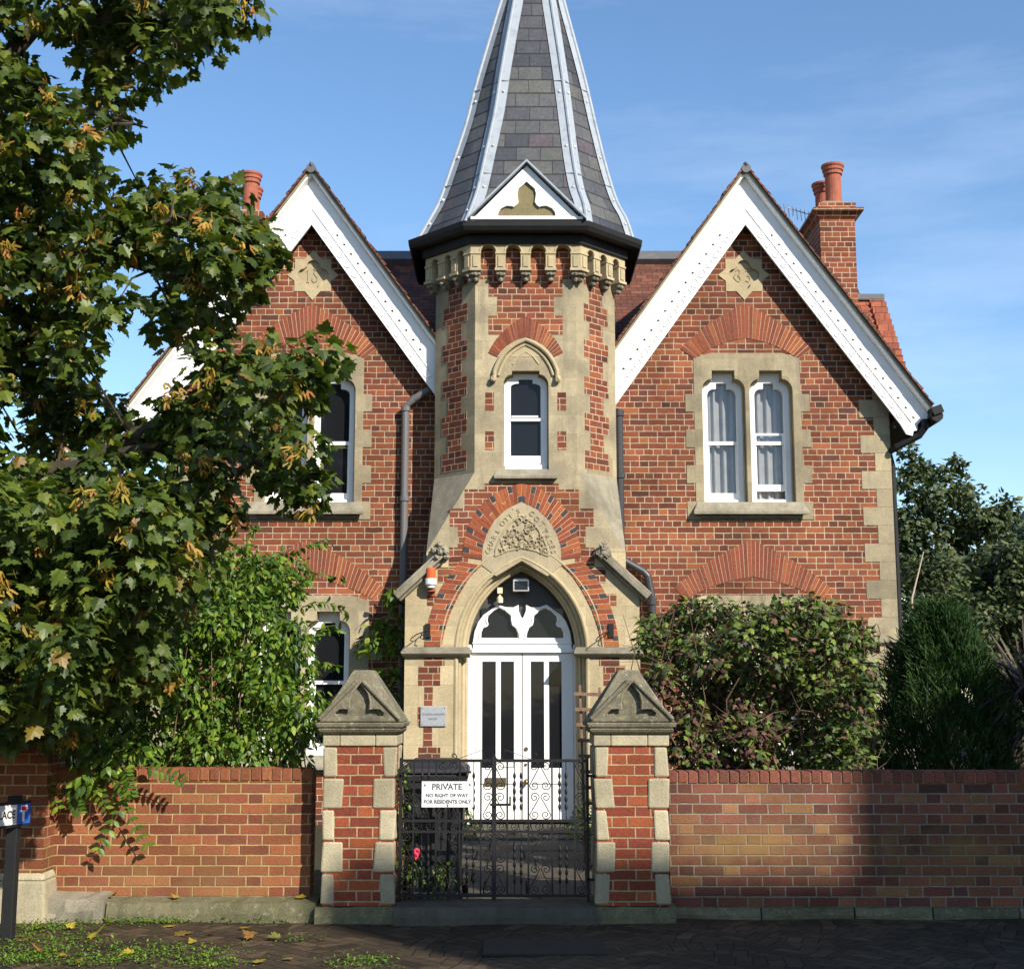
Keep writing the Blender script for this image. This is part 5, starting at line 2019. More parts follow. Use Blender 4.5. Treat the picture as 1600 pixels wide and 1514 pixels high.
def garden_wall(name, x0, x1, ztop, zb, mat, label):
    w = thing(name, label, 'garden wall', ((x0 + x1) / 2, YW, 0))
    m = MB()
    m.box(x0, x1, YW, YW + 0.22, zb, ztop - 0.095)
    part('brickwork', m, mat, w)
    m = MB()
    x = x0
    while x < x1 - 0.01:
        wd = 0.068 + random.uniform(-0.003, 0.003)
        jy = random.uniform(-0.004, 0.004)
        m.box(x, min(x + wd, x1), YW - 0.004 + jy, YW + 0.224, ztop - 0.09 + random.uniform(-0.002, 0.002), ztop + random.uniform(-0.004, 0.003))
        x += wd + 0.010
    part('coping', m, 'cop1' if mat == 'wall' else 'cop2', w, bevel=0.006)
    m = MB()
    m.box(x0, x1, YW + 0.006, YW + 0.214, ztop - 0.094, ztop - 0.012)
    part('coping_mortar', m, 'mortar2', w)
    return w


MAT['twigpale'] = plain('pale_bark', (0.42, 0.38, 0.28), 0.8, 0.2)
MAT['cover'] = plain('cast_iron', (0.030, 0.027, 0.023), 0.8, 0.2, bump=0.5, scale=60, var=0.3)
MAT['cop1'] = island_mat('coping_brick', [(0, (0.16, 0.060, 0.032)), (0.5, (0.22, 0.075, 0.038)), (1, (0.26, 0.10, 0.048))], 0.9, 0.15, 0.5)
MAT['cop2'] = island_mat('old_coping_brick', [(0, (0.12, 0.048, 0.036)), (0.6, (0.17, 0.060, 0.042)), (1, (0.22, 0.075, 0.05))], 0.9, 0.15, 0.5)
MAT['mortar2'] = plain('wall_mortar', (0.24, 0.17, 0.08), 0.95, 0.1, bump=0.4, scale=80)
garden_wall('garden_wall', -3.55, -1.52, 1.095, 0.15, 'wall', 'orange-red brick garden wall left of the gate under the hanging creeper')
garden_wall('garden_wall', 1.19, 9.0, 1.075, 0.06, 'wall2', 'old patched brick garden wall right of the gate below the hedge')

garden_wall('garden_wall', -9.5, -3.86, 1.30, 0.0, 'wall', 'brick garden wall running on beyond the shaded pier at the left edge')


def rough_box(mb, x0, x1, y0, y1, z0, z1, ztf=None, nx=8, j=0.012):
    """block with an uneven top and front; ztf = height of the front top edge"""
    ztf = z1 if ztf is None else ztf
    rows = []
    for i in range(nx + 1):
        x = x0 + (x1 - x0) * i / nx
        r_ = lambda: random.uniform(-j, j)
        rows.append([(x, y0 + r_(), z0), (x, y0 + r_(), (z0 + ztf) / 2 + r_()), (x, y0 + 0.02 + r_(), ztf + r_() * 0.6), (x, (y0 + y1) / 2, (z1 + ztf) / 2 + r_() * 0.6), (x, y1, z1), (x, y1, z0)])
    V_ = [p for r_ in rows for p in r_]
    fs = []
    for i in range(nx):
        for k in range(5):
            fs.append((i * 6 + k, (i + 1) * 6 + k, (i + 1) * 6 + k + 1, i * 6 + k + 1))
    fs.append(tuple(range(6))[::-1])
    fs.append(tuple(nx * 6 + k for k in range(6)))
    mb.add(V_, fs)


m = MB()
rough_box(m, -3.42, -3.00, 10.22, YW + 0.1, -0.02, 0.20, 0.165, 6, 0.022)
solo('kerb_stone', m, 'grey', 'pale rough boulder-like stone at the foot of the left wall', 'stone')
m = MB()
rough_box(m, -2.985, -1.44, 10.24, YW + 0.1, -0.02, 0.165, 0.135, 20, 0.008)
solo('kerb_stone', m, 'kerb', 'long mossy stone kerb along the foot of the left wall', 'stone')
m = MB()
x = 1.22
while x < 9:
    w_ = random.uniform(0.45, 0.8)
    rough_box(m, x, x + w_ - 0.012, YW - 0.07, YW + 0.2, -0.02, 0.085, 0.075, 6, 0.008)
    x += w_
solo('kerb_stones', m, 'kerb', 'low stone footing along the foot of the right wall', 'stone')
m = MB()
rough_box(m, -0.86, 0.62, 10.12, 10.42, -0.02, 0.14, 0.12, 14, 0.006)
solo('threshold', m, 'path', 'worn stone sill across the ground below the iron gate', 'step')


def pier(x0, x1, label, lean=0.0):
    xc = (x0 + x1) / 2
    yc = YP + (x1 - x0) / 2
    d = x1 - x0
    p = thing('gate_pier', label, 'gate pier', (xc, yc, 0), 'gate piers')
    m = MB()
    m.box(x0 + 0.012, x1 - 0.012, YP + 0.012, YP + d - 0.012, 0.12, 1.27)
    part('brickwork', m, 'pier', p)
    q = MB()
    z = 0.125
    for i in range(5):
        wd = 0.10 if i % 2 == 0 else 0.15
        h = 0.226
        for sx in (0, 1):
            for sy in (0, 1):
                jx, jy = random.uniform(-0.014, 0.014), random.uniform(-0.01, 0.01)
                w1, w2 = wd + jx, (0.25 - wd) + jy
                a, b2 = (x0, x0 + w1) if sx == 0 else (x1 - w1, x1)
                c, e_ = (YP, YP + w2) if sy == 0 else (YP + d - w2, YP + d)
                # slightly crooked block
                k = [random.uniform(-0.011, 0.011) for _ in range(8)]
                q.add([(a + k[0], c, z + 0.004), (b2 + k[1], c, z + 0.004), (b2 + k[2], e_, z + 0.004), (a + k[3], e_, z + 0.004),
                       (a + k[4], c + k[0] * 0.5, z + h - 0.004), (b2 + k[5] * 1.8, c + k[1] * 0.5, z + h - 0.004), (b2 + k[6], e_, z + h - 0.004), (a + k[7], e_, z + h - 0.004)],
                      [(3, 2, 1, 0), (4, 5, 6, 7), (0, 1, 5, 4), (1, 2, 6, 5), (2, 3, 7, 6), (3, 0, 4, 7)])
        z += 0.229
    part('quoins', q, 'quoin', p, bevel=0.014)
    q = MB()
    rough_box(q, x0 - 0.035, x1 + 0.035, YP - 0.035, YP + d + 0.03, -0.02, 0.122, 0.115, 8, 0.008)
    part('plinth', q, 'kerb', p)
    q = MB()
    q.box(x0 - 0.006, x0 + 0.12, YP - 0.006, YP + d + 0.006, 1.272, 1.352)
    q.box(x0 + 0.123, x1 - 0.155, YP - 0.006, YP + d + 0.006, 1.272, 1.352)
    q.box(x1 - 0.152, x1 + 0.006, YP - 0.006, YP + d + 0.006, 1.272, 1.352)
    part('band_course', q, 'quoin', p, bevel=0.008)
    c = MB()
    e1, e2, e3 = 0.012, 0.042, 0.062
    c.frustum((x0 - e1, x1 + e1, YP - e1, YP + d + e1), (x0 - e2, x1 + e2, YP - e2, YP + d + e2), 1.354, 1.385)
    c.frustum((x0 - e2, x1 + e2, YP - e2, YP + d + e2), (x0 - e2 + 0.008, x1 + e2 - 0.008, YP - e2, YP + d + e2), 1.385, 1.405)
    c.frustum((x0 - e2 - 0.01, x1 + e2 + 0.01, YP - e2 - 0.01, YP + d + e2 + 0.01), (x0 - e3, x1 + e3, YP - e3, YP + d + e3), 1.407, 1.445)
    hw = d / 2 + e3
    ap = 1.835
    zb = 1.447
    # blunt pyramid with a gablet on the front and the sides; the front gablet carries a sunk trefoil
    s_ = 0.195
    sz_ = 0.168
    cz = zb + 0.045
    pts = [(-0.95, 0.0), (-0.98, 0.16), (-0.80, 0.34), (-0.55, 0.36), (-0.40, 0.30), (-0.42, 0.62), (-0.34, 0.98), (-0.16, 1.28), (0.0, 1.5)]
    tref = mirror([(xc + x * s_, cz + z * sz_) for x, z in pts], xc)
    yf, ybk = YP - e3, YP + d + e3
    c.frustum((x0 - e3 + 0.012, x1 + e3 - 0.012, yf + 0.075, ybk), (xc - 0.075, xc + 0.075, yc - 0.12, yc + 0.12), zb, ap)
    tri = [(xc - hw + 0.01, zb + 0.001), (xc + hw - 0.01, zb + 0.001), (xc + 0.03, ap - 0.075), (xc - 0.03, ap - 0.075)]
    c.plate(tri, yf, yf + 0.042, [tref])
    c.plate(tri, yf + 0.043, yc - 0.02)
    # raised rim along the front gable
    for sg in (-1, 1):
        c.tube([(xc + sg * (hw - 0.03), yf - 0.002, zb + 0.02), (xc + sg * 0.02, yf - 0.002, ap - 0.085)], 0.020, 6)
    # trefoil leaf points
    co_ = part('cap', c, 'cap', p, bevel=0.012)
    t_ = MB()
    t_.tube([(xc + x * s_, yf + 0.01, cz + z * sz_) for x, z in pts], 0.013, 6)
    t_.tube([(xc - x * s_, yf + 0.01, cz + z * sz_) for x, z in pts], 0.013, 6)
    part('trefoil', t_, 'cap', p)
    return p


pier(-1.405, -0.865, 'brick and stone gate pier beside the wheelie bin, its cap worn flat')
pier(0.615, 1.165, 'brick and stone gate pier with a sharp mossy cap below the hedge')


# iron gate
def zq(x, y):
    return P(610 + x / 4.8485, 1150 + y / 4.8485, YG2)


YG2 = 10.33
gate = thing('gate', 'black wrought iron double gate with scrolls between the two piers', 'gate', (-0.14, YG2, 0.1))


def gx(x):
    return zq(x, 600)[0]


def gz(y):
    return zq(785, y)[1]


fr = MB()
xs_ = [80, 175, 345, 525, 685, 885, 1045, 1225, 1395, 1490]
zT, zM1, zM2, zBt = gz(185), gz(640), gz(722), gz(1205)
for z, r_ in ((zT, 0.011), (zM1, 0.010), (zM2, 0.009), (zBt, 0.011)):
    fr.box(gx(75), gx(1495), YG2 - 0.010, YG2 + 0.010, z - r_, z + r_)
for x in xs_:
    fr.box(gx(x) - 0.0065, gx(x) + 0.0065, YG2 - 0.008, YG2 + 0.008, zBt, zT + 0.005)
fr.box(gx(785) - 0.017, gx(785) + 0.017, YG2 - 0.016, YG2 + 0.016, zBt - 0.03, zT + 0.03)
for x in (75, 1495):
    fr.box(gx(x) - 0.010, gx(x) + 0.010, YG2 - 0.012, YG2 + 0.012, zBt - 0.05, zT + 0.02)
part('frame', fr, 'iron', gate)
tw_b = MB()
for x in (238, 288, 580, 630, 940, 990, 1282, 1332):
    tw_b.tube([(gx(x), YG2, zM1), (gx(x), YG2, zT)], 0.0035, 6)
    tw_b.tube([(gx(x), YG2, zBt), (gx(x), YG2, zM2)], 0.0035, 6)
    for (ya, n) in ((300, 5), (855, 5)):
        for i in range(n):
            z = gz(ya + i * 59)
            tw_b.lathe([(0.003, z - 0.028), (0.009, z - 0.014), (0.0125, z), (0.009, z + 0.014), (0.003, z + 0.028)], gx(x), YG2, 8)
part('twisted_bar', tw_b, 'iron', gate)
sc = MB()


def spiral(cx, cz, r, a0, turns, sgn, n=22):
    """points from the centre outwards, ending at angle a0"""
    out = []
    for i in range(n + 1):
        t = i / n
        a = a0 - sgn * turns * 2 * PI * (1 - t)
        rr = r * (0.18 + 0.82 * t)
        out.append((cx + rr * math.cos(a), cz + rr * math.sin(a)))
    return out


def s_scroll(x, za, zb, w, sg):
    """S scroll: curls at the top and bottom of half a panel, joined by a slanting bar"""
    r = w * 0.43
    xt = x + sg * w * 0.5
    top = spiral(xt, za - r, r, PI if sg > 0 else 0.0, 1.4, 1 if sg > 0 else -1)
    bot = spiral(xt, zb + r, r, 0.0 if sg > 0 else PI, 1.4, 1 if sg > 0 else -1)
    pts = top + list(reversed(bot))
    sc.tube([(p[0], YG2, p[1]) for p in pts], 0.0038, 5)


for (xa, xb) in ((345, 525), (685, 785), (785, 885), (1045, 1225)):
    narrow = xb - xa < 120
    xm = gx((xa + xb) / 2)
    w = (gx(xb) - gx(xa)) / 2
    for (za, zb) in ((gz(195), gz(410)), (gz(425), gz(632)), (gz(735), gz(960)), (gz(970), gz(1195))):
        if narrow:
            s_scroll(gx(xa) + 0.004 if xa == 785 else gx(xb) - 0.004, za, zb, 2 * w * 0.85, 1 if xa == 785 else -1)
        else:
            s_scroll(xm, za, zb, w * 0.95, 1)
            s_scroll(xm, za, zb, w * 0.95, -1)
for (xa, xb, sg) in ((80, 175, 1), (1395, 1490, 1)):
    for (za, zb) in ((gz(195), gz(410)), (gz(425), gz(632)), (gz(735), gz(960)), (gz(970), gz(1195))):
        s_scroll(gx(xa) + 0.004, za, zb, (gx(xb) - gx(xa)) * 0.85, 1)
for x in np.arange(110, 1480, 92):
    r = (zM1 - zM2) * 0.40
    sc.tube([(p[0], YG2, p[1]) for p in spiral(gx(x), (zM1 + zM2) / 2, r, 0.5, 1.5, 1)], 0.0035, 5)
    sc.tube([(gx(x) + r, YG2, (zM1 + zM2) / 2 + r * 0.6), (gx(x + 46), YG2, zM2)], 0.003, 5)
# crest on the top rail
for x0_, s__ in ((475, 1), (1100, -1)):
    sc.tube([(p[0], YG2, p[1]) for p in spiral(gx(x0_), gz(150), 0.028, -PI / 2, 1.0, -1 if s__ > 0 else 1)], 0.004, 5)
for sg in (-1, 1):
    c0 = 785 + sg * 40
    sc.tube([(gx(785), YG2, gz(135)), (gx(785 + sg * 10), YG2, gz(165)), (gx(c0), YG2, gz(180)), (gx(785 + sg * 75), YG2, gz(160)), (gx(785 + sg * 82), YG2, gz(130)), (gx(785 + sg * 70), YG2, gz(105))], 0.004, 5)
    sc.tube([(gx(785 + sg * 80), YG2, gz(103)), (gx(785 + sg * 190), YG2, gz(140)), (gx(785 + sg * 300), YG2, gz(182))], 0.0025, 5)
part('scrolls', sc, 'iron', gate)
la = MB()
la.box(gx(755), gx(910), YG2 - 0.035, YG2 - 0.018, gz(525), gz(507))
la.box(gx(900), gx(913), YG2 - 0.035, YG2 - 0.018, gz(525), gz(455))
la.box(gx(1490), 0.63, YG2 - 0.012, YG2 + 0.012, gz(310), gz(290))
la.box(gx(1490), 0.63, YG2 - 0.012, YG2 + 0.012, gz(1095), gz(1075))
la.box(-0.88, gx(80), YG2 - 0.012, YG2 + 0.012, gz(310), gz(290))
part('latch', la, 'iron', gate)
# the notice wired to it
x0, zt_s = P(659, 1220.5, YG2 - 0.05)
x1, zb_s = P(739.5, 1261, YG2 - 0.05)
ns = thing('notice_board', 'white private notice wired to the gate in front of the bin', 'sign', ((x0 + x1) / 2, YG2 - 0.05, zb_s))
m = MB()
m.box(x0, x1, YG2 - 0.052, YG2 - 0.044, zb_s, zt_s)
part('board', m, 'wplastic', ns, bevel=0.002)
m = MB()
xc = (x0 + x1) / 2
hh = zt_s - zb_s
put_text(m, 'PRIVATE', 0.062, xc - 0.004, YG2 - 0.053, zt_s - hh * 0.22, extrude=0.0006, sx=0.98, bold=0.0012)
put_text(m, 'NO RIGHT OF WAY', 0.036, xc - 0.004, YG2 - 0.053, zt_s - hh * 0.545, extrude=0.0006, sx=0.98, bold=0.0012)
put_text(m, 'FOR RESIDENTS ONLY', 0.036, xc, YG2 - 0.053, zt_s - hh * 0.79, extrude=0.0006, sx=0.98, bold=0.0012)
m.box(xc - 0.15, xc + 0.142, YG2 - 0.0535, YG2 - 0.0522, zt_s - hh * 0.655, zt_s - hh * 0.647)
m.box(xc - 0.163, xc + 0.165, YG2 - 0.0535, YG2 - 0.0522, zt_s - hh * 0.90, zt_s - hh * 0.892)
part('lettering', m, 'gink', ns)
m = MB()
for (u, v) in ((0.06, 0.14), (0.93, 0.12), (0.5, 0.10), (0.5, 0.92)):
    m.tube([(x0 + (x1 - x0) * u, YG2 - 0.056, zt_s - hh * v + 0.008), (x0 + (x1 - x0) * u + 0.006, YG2 - 0.056, zt_s - hh * v - 0.008)], 0.0035, 6)
part('tie', m, 'dlead', ns)

# wheelie bin
bx0, bx1 = -0.86, -0.36
by0 = 10.62
wb = thing('wheelie_bin', 'dark grey wheelie bin with closed lid standing behind the gate', 'bin', ((bx0 + bx1) / 2, by0 + 0.3, 0.085))
m = MB()
xc = (bx0 + bx1) / 2
m.frustum((xc - 0.20, xc + 0.20, by0 + 0.06, by0 + 0.46), (xc - 0.245, xc + 0.245, by0, by0 + 0.58), 0.12, 1.02)
m.frustum((xc - 0.255, xc + 0.255, by0 - 0.01, by0 + 0.59), (xc - 0.262, xc + 0.262, by0 - 0.02, by0 + 0.6), 0.98, 1.04)
for k in (-1, 0, 1):
    m.frustum((xc + k * 0.12 - 0.015, xc + k * 0.12 + 0.015, by0 + 0.045, by0 + 0.1), (xc + k * 0.14 - 0.02, xc + k * 0.14 + 0.02, by0 - 0.008, by0 + 0.05), 0.15, 0.93)
m.box(xc - 0.23, xc + 0.23, by0 + 0.02, by0 + 0.10, 0.085, 0.16)
part('body', m, 'bin', wb, bevel=0.012)
m = MB()
m.frustum((xc - 0.272, xc + 0.272, by0 - 0.035, by0 + 0.60), (xc - 0.262, xc + 0.262, by0 - 0.025, by0 + 0.60), 1.045, 1.09)
m.frustum((xc - 0.25, xc + 0.25, by0 - 0.01, by0 + 0.58), (xc - 0.17, xc + 0.17, by0 + 0.12, by0 + 0.52), 1.09, 1.145)
m.box(xc - 0.30, xc - 0.2, by0 - 0.055, by0 - 0.02, 1.05, 1.075)
m.box(xc + 0.2, xc + 0.30, by0 - 0.055, by0 - 0.02, 1.05, 1.075)
part('lid', m, 'bin', wb, bevel=0.015)
m = MB()
m.tube([(xc - 0.22, by0 + 0.64, 1.06), (xc + 0.22, by0 + 0.64, 1.06)], 0.016, 10)
part('handle', m, 'bin', wb)
for sx in (-1, 1):
    m = MB()
    m.tube([(xc + sx * 0.21, by0 + 0.50, 0.185), (xc + sx * 0.26, by0 + 0.50, 0.185)], 0.10, 18)
    part('wheel', m, 'black', wb, bevel=0.01)

# trellis leaning by the right pier
tr_ = MB()
t0 = P(908, 1070, 11.2)
t1 = P(921, 1215, 11.2)
for dx in (0.0, 0.16, 0.32):
    a = Vector((t0[0] + dx - 0.01, 11.2, t0[1] - 0.02 * (dx > 0.1)))
    b2 = Vector((t1[0] + dx - 0.03, 11.2, 0.1))
    tr_.tube([a, b2], 0.014, 4)
zz = t0[1] - 0.08
i = 0
while zz > 0.2:
    dx = (t1[0] - t0[0]) * (t0[1] - zz) / 0.78
    tr_.box(t0[0] + dx - 0.07, t0[0] + dx + 0.42, 11.165, 11.185, zz - 0.014, zz + 0.014, Matrix.Rotation(R(2), 3, 'Y'))
    zz -= 0.125
solo('trellis', tr_, 'wood', 'weathered brown wooden trellis leaning beside the right pier', 'trellis')

# pier at the far left and street name sign
lp = thing('boundary_pier', 'shaded brick pier on a grey stone base at the left edge', 'brick pier', (-3.66, 10.3, 0))
m = MB()
m.box(-3.85, -3.46, 10.22, 10.62, 0.34, 1.9)
part('brickwork', m, 'wall', lp)
m = MB()
m.frustum((-3.92, -3.40, 10.15, 10.66), (-3.88, -3.43, 10.19, 10.64), -0.02, 0.30)
m.frustum((-3.88, -3.43, 10.19, 10.64), (-3.85, -3.46, 10.22, 10.62), 0.30, 0.36)
part('base', m, 'quoin', lp, bevel=0.02)
sgx, sgz = P(43, 1270, 9.5)
sn = thing('street_sign', 'white street name plate with a blue no-through-road symbol on a black post', 'street sign', (sgx - 0.1, 9.4, 0))
ex = Vector((0.40, 0.916, 0)).normalized()
eyv = Vector((-ex.y, ex.x, 0))
Ms = Matrix(((ex.x, eyv.x, 0, sgx), (ex.y, eyv.y, 0, 9.5), (0, 0, 1, sgz), (0, 0, 0, 1)))
LN = 0.62
m = MB()
m.rect(-LN, 0.030, -0.085, 0.085, 0.0, 0.03, Ms)
part('backing', m, 'black', sn)
m = MB()
m.rect(-LN, -0.105, -0.066, 0.066, -0.006, -0.001, Ms)
part('plate', m, 'signw', sn)
m = MB()
m.rect(-0.103, 0.02, -0.066, 0.066, -0.006, -0.001, Ms)
part('symbol_panel', m, 'blue', sn)
m = MB()
m.rect(-0.056, -0.036, -0.05, 0.022, -0.009, -0.006, Ms)
m.rect(-0.072, -0.014, 0.016, 0.056, -0.008, -0.0062, Ms)
part('symbol_stem', m, 'wplastic', sn)
m = MB()
m.rect(-0.067, -0.019, 0.023, 0.049, -0.011, -0.008, Ms)
part('symbol_bar', m, 'redp', sn)
m = MB()
put_text(m, "'S PLACE", 0.072, -0.122, -0.008, 0.0, M=Ms, align='RIGHT', sx=0.9, bold=0.0012)
part('lettering', m, 'ink', sn)
m = MB()
pp = Ms @ Vector((-0.06, 0.06, 0))
m.box(pp.x - 0.04, pp.x + 0.04, pp.y - 0.04, pp.y + 0.04, -0.05, sgz + 0.12)
part('post', m, 'black', sn, bevel=0.006)

# ------------------------------------------------------------------ planting
UP = np.array([0.0, 0.0, 1.0])


def foliage(L, c, r, n, size, kind, hang=0.6, fill=0.45, updir=0.8):
    p, u = cluster(c, r, n, fill)
    d = u * np.array([1, 1, 0.4]) + rng.normal(size=(n, 3)) * 0.55 + np.array([0, 0, -hang])
    nn = UP[None] * updir + u * 0.6 + rng.normal(size=(n, 3)) * 0.45
    L.add(p, d, nn, size * (0.65 + 0.6 * rng.random(n)), kind)


# --- sycamore
tree = thing('sycamore_tree', 'large sycamore with yellow seed keys overhanging the left of the street', 'tree', (-5.6, 9.6, 0))
rows = [(-60, -260, 450), (0, -260, 405), (45, -260, 385), (85, -260, 310), (125, -260, 235), (165, -260, 218), (205, -260, 222), (250, -260, 285), (295, -260, 365), (345, -260, 375),
        (390, -260, 385), (430, -260, 410), (470, -260, 385), (510, -260, 330), (555, -260, 300), (560, 340, 505), (600, -260, 260), (605, 330, 480), (645, -260, 380), (690, -260, 360), (690, 400, 475), (735, -260, 350), (740, 420, 490), (765, 460, 510),
        (780, -260, 345), (825, -260, 340), (870, -260, 320), (915, -260, 310), (960, -260, 300), (1005, -260, 280), (1050, -260, 220), (1095, -260, 170), (1140, -260, 100)]
gaps = [(222, 565, 48), (205, 520, 28), (120, 135, 26), (95, 120, 20), (60, 70, 18), (215, 245, 14), (165, 285, 16), (190, 430, 14), (10, 655, 16), (30, 825, 16)]
cl = []
rng2 = np.random.default_rng(21)
for (y, xa, xb) in rows:
    x = xa + rng2.uniform(0, 30)
    while x < xb:
        px, py = x + rng2.uniform(-14, 14), y + rng2.uniform(-16, 16)
        ok = all((px - g[0]) ** 2 + (py - g[1]) ** 2 > (g[2] + 22) ** 2 for g in gaps)
        if ok:
            Yd = rng2.uniform(8.6, 10.3) - 0.5 * max(0, (px - 250) / 250)
            if py > 980:
                Yd = rng2.uniform(9.6, 10.15)
            X, Z = P(px, py, Yd)
            cl.append((X, Yd, Z))
        x += 52
for (px, py) in ((345, 320), (392, 375), (378, 385), (398, 400)):
    Yd = rng2.uniform(8.8, 9.4)
    X, Z = P(px, py, Yd)
    cl.append((X, Yd, Z))
for (ya, xa, xb) in ((790, -200, 260), (830, -200, 270), (880, -200, 280), (930, -200, 250), (985, -200, 225), (1040, -200, 170), (1090, -200, 110)):
    for x in np.arange(xa, xb, 58):
        Yd = rng2.uniform(7.7, 8.6)
        X, Z = P(x + rng2.uniform(-15, 15), ya + rng2.uniform(-16, 16), Yd)
        cl.append((X, Yd, Z))
# the rest of the crown, out of the picture on the left and above
for _ in range(130):
    a = rng2.normal(size=3)
    a /= np.linalg.norm(a)
    c = np.array([-6.3, 9.4, 6.6]) + a * np.array([2.6, 2.4, 3.2]) * rng2.uniform(0.6, 1.0)
    if c[0] > -0.381 * c[1] - 0.4 and c[2] < 7.5:
        continue
    cl.append(tuple(c))
for _ in range(34):
    px, py = rng2.uniform(-200, 300), rng2.uniform(-420, -60)
    Yd = rng2.uniform(8.2, 10)
    X, Z = P(px, py, Yd)
    cl.append((X, Yd, Z))
lv = Leaves()
ky = Leaves()
for (x, y, z) in cl:
    foliage(lv, (x, y, z), (0.24, 0.30, 0.19), 74, 0.097, 'maple', 0.6, 0.2)
    if rng2.random() < 0.85:
        p, u = cluster((x, y - 0.12, z), (0.22, 0.22, 0.17), 7, 0.6)
        b0 = p[rng2.integers(0, 7)]
        kk = 13
        p = b0[None] + rng.normal(size=(kk, 3)) * 0.035
        ky.add(p, rng.normal(size=(kk, 3)) * 0.6 + np.array([0, 0, -1.0]), rng.normal(size=(kk, 3)), 0.055 + 0.02 * rng.random(kk), 'key')
lv.build('crown', 'leaf', tree)
ky.build('seed_keys', 'keys', tree)
bk = MB()
bk.tube([(-5.6, 9.6, -0.1), (-5.58, 9.6, 1.2), (-5.5, 9.55, 2.6), (-5.55, 9.5, 4.2), (-5.8, 9.5, 6.5), (-6.0, 9.4, 9)], [0.30, 0.25, 0.22, 0.19, 0.13, 0.06], 12)
part('trunk', bk, 'bark', tree)
bk = MB()


LIMBPTS = []


def limb(pts, r0, r1):
    n = len(pts)
    LIMBPTS.extend([tuple(q) for q in resample(pts, n * 6)])
    bk.tube(pts, [r0 + (r1 - r0) * i / (n - 1) for i in range(n)], 7)


def pxl(*q):
    return [(P(a, b, Y)[0], Y, P(a, b, Y)[1]) for a, b, Y in q]


limb([(-5.5, 9.55, 3.0)] + pxl((-60, 760, 9.5), (120, 730, 9.4), (250, 660, 9.3), (360, 590, 9.1), (480, 545, 9.0)), 0.10, 0.010)
limb(pxl((60, 740, 9.45), (220, 700, 9.3), (350, 690, 9.2), (430, 740, 9.1), (500, 760, 9.1)), 0.045, 0.008)
limb([(-5.55, 9.5, 4.2)] + pxl((-80, 480, 9.4), (40, 430, 9.3), (160, 390, 9.2), (270, 345, 9.1), (370, 300, 9.0)), 0.10, 0.010)
limb(pxl((150, 395, 9.2), (260, 430, 9.1), (360, 420, 9.1), (420, 440, 9.0)), 0.035, 0.006)
limb([(-5.6, 9.5, 5.2)] + pxl((-60, 190, 9.3), (15, 85, 9.2), (60, 40, 9.2), (200, 30, 9.1), (320, 20, 9.0), (400, 20, 8.9)), 0.10, 0.010)
limb(pxl((20, 90, 9.2), (90, 165, 9.1), (160, 180, 9.1), (230, 200, 9.0)), 0.04, 0.006)
limb([(-5.5, 9.55, 2.7)] + pxl((-60, 960, 9.7), (60, 920, 9.7), (180, 905, 9.6), (300, 890, 9.5)), 0.07, 0.008)
limb(pxl((20, 930, 9.7), (120, 1010, 9.8), (220, 1040, 9.8)), 0.03, 0.006)
LP = np.array(LIMBPTS)
for i, (x, y, z) in enumerate(cl):
    dd_ = np.linalg.norm(LP - np.array([x, y, z]), axis=1)
    j = int(dd_.argmin())
    if dd_[j] < 0.9:
        q = LP[j]
        bk.tube([tuple(q), ((x + q[0]) / 2, (y + q[1]) / 2, (z + q[2]) / 2 + 0.05), (x + 0.06, y - 0.02, z)], [0.012, 0.008, 0.003], 5)
part('limbs', bk, 'bark', tree)

# --- bright climber bush on the left, behind the wall
jb = thing('climber_bush', 'bright green jasmine bush spilling over the left garden wall', 'bush', (-2.5, 11.5, 0.1))
lv = Leaves()
jrows = [(1140, 60, 170), (1180, 50, 170), (940, 180, 330), (980, 150, 320), (1020, 130, 300), (1060, 110, 280), (1100, 90, 200), (885, 340, 470), (905, 330, 480), (935, 310, 458), (970, 300, 452), (1005, 300, 462), (1040, 270, 465), (1075, 260, 470), (1110, 180, 490), (1145, 170, 480), (1178, 190, 475)]
st_ = MB()
for (y, xa, xb) in jrows:
    x = xa
    while x < xb:
        px, py = x + rng2.uniform(-12, 12), y + rng2.uniform(-12, 12)
        Yd = rng2.uniform(10.85, 12.0) if py > 940 else rng2.uniform(11.2, 12.3)
        X, Z = P(px, py, Yd)
        foliage(lv, (X, Yd, Z), (0.20, 0.28, 0.19), 190, 0.070, 'ovate', 0.75, 0.3)
        if rng2.random() < 0.5:
            st_.tube([(X + rng2.uniform(-.1, .1), Yd, 0.1), (X, Yd, Z * 0.6), (X + rng2.uniform(-.15, .15), Yd - 0.1, Z + 0.1)], [0.010, 0.007, 0.003], 5)
        x += 38
# stray shoots
for (x0_, y0_, x1_, y1_) in ((430, 920, 540, 905), (470, 950, 545, 960), (440, 880, 520, 850), (380, 880, 400, 820), (340, 890, 350, 830), (490, 1000, 530, 985), (480, 1060, 525, 1040), (420, 890, 455, 868)):
    n = 14
    t = np.linspace(0, 1, n)
    pts = np.array([(P(x0_ + (x1_ - x0_) * k, y0_ + (y1_ - y0_) * k - 14 * math.sin(k * PI), 11.6)[0], 11.6, P(x0_ + (x1_ - x0_) * k, y0_ + (y1_ - y0_) * k - 14 * math.sin(k * PI), 11.6)[1]) for k in t])
    st_.tube([tuple(p) for p in pts], 0.003, 4)
    pts2 = np.repeat(pts, 2, axis=0)
    lv.add(pts2, rng.normal(size=(n * 2, 3)) * 0.7 + np.array([0.2, 0, -0.4]), rng.normal(size=(n * 2, 3)) * 0.4 + UP, 0.06 + 0.03 * rng.random(n * 2), 'ovate')
lv.build('foliage', 'jas', jb)
part('stem', st_, 'twig', jb)


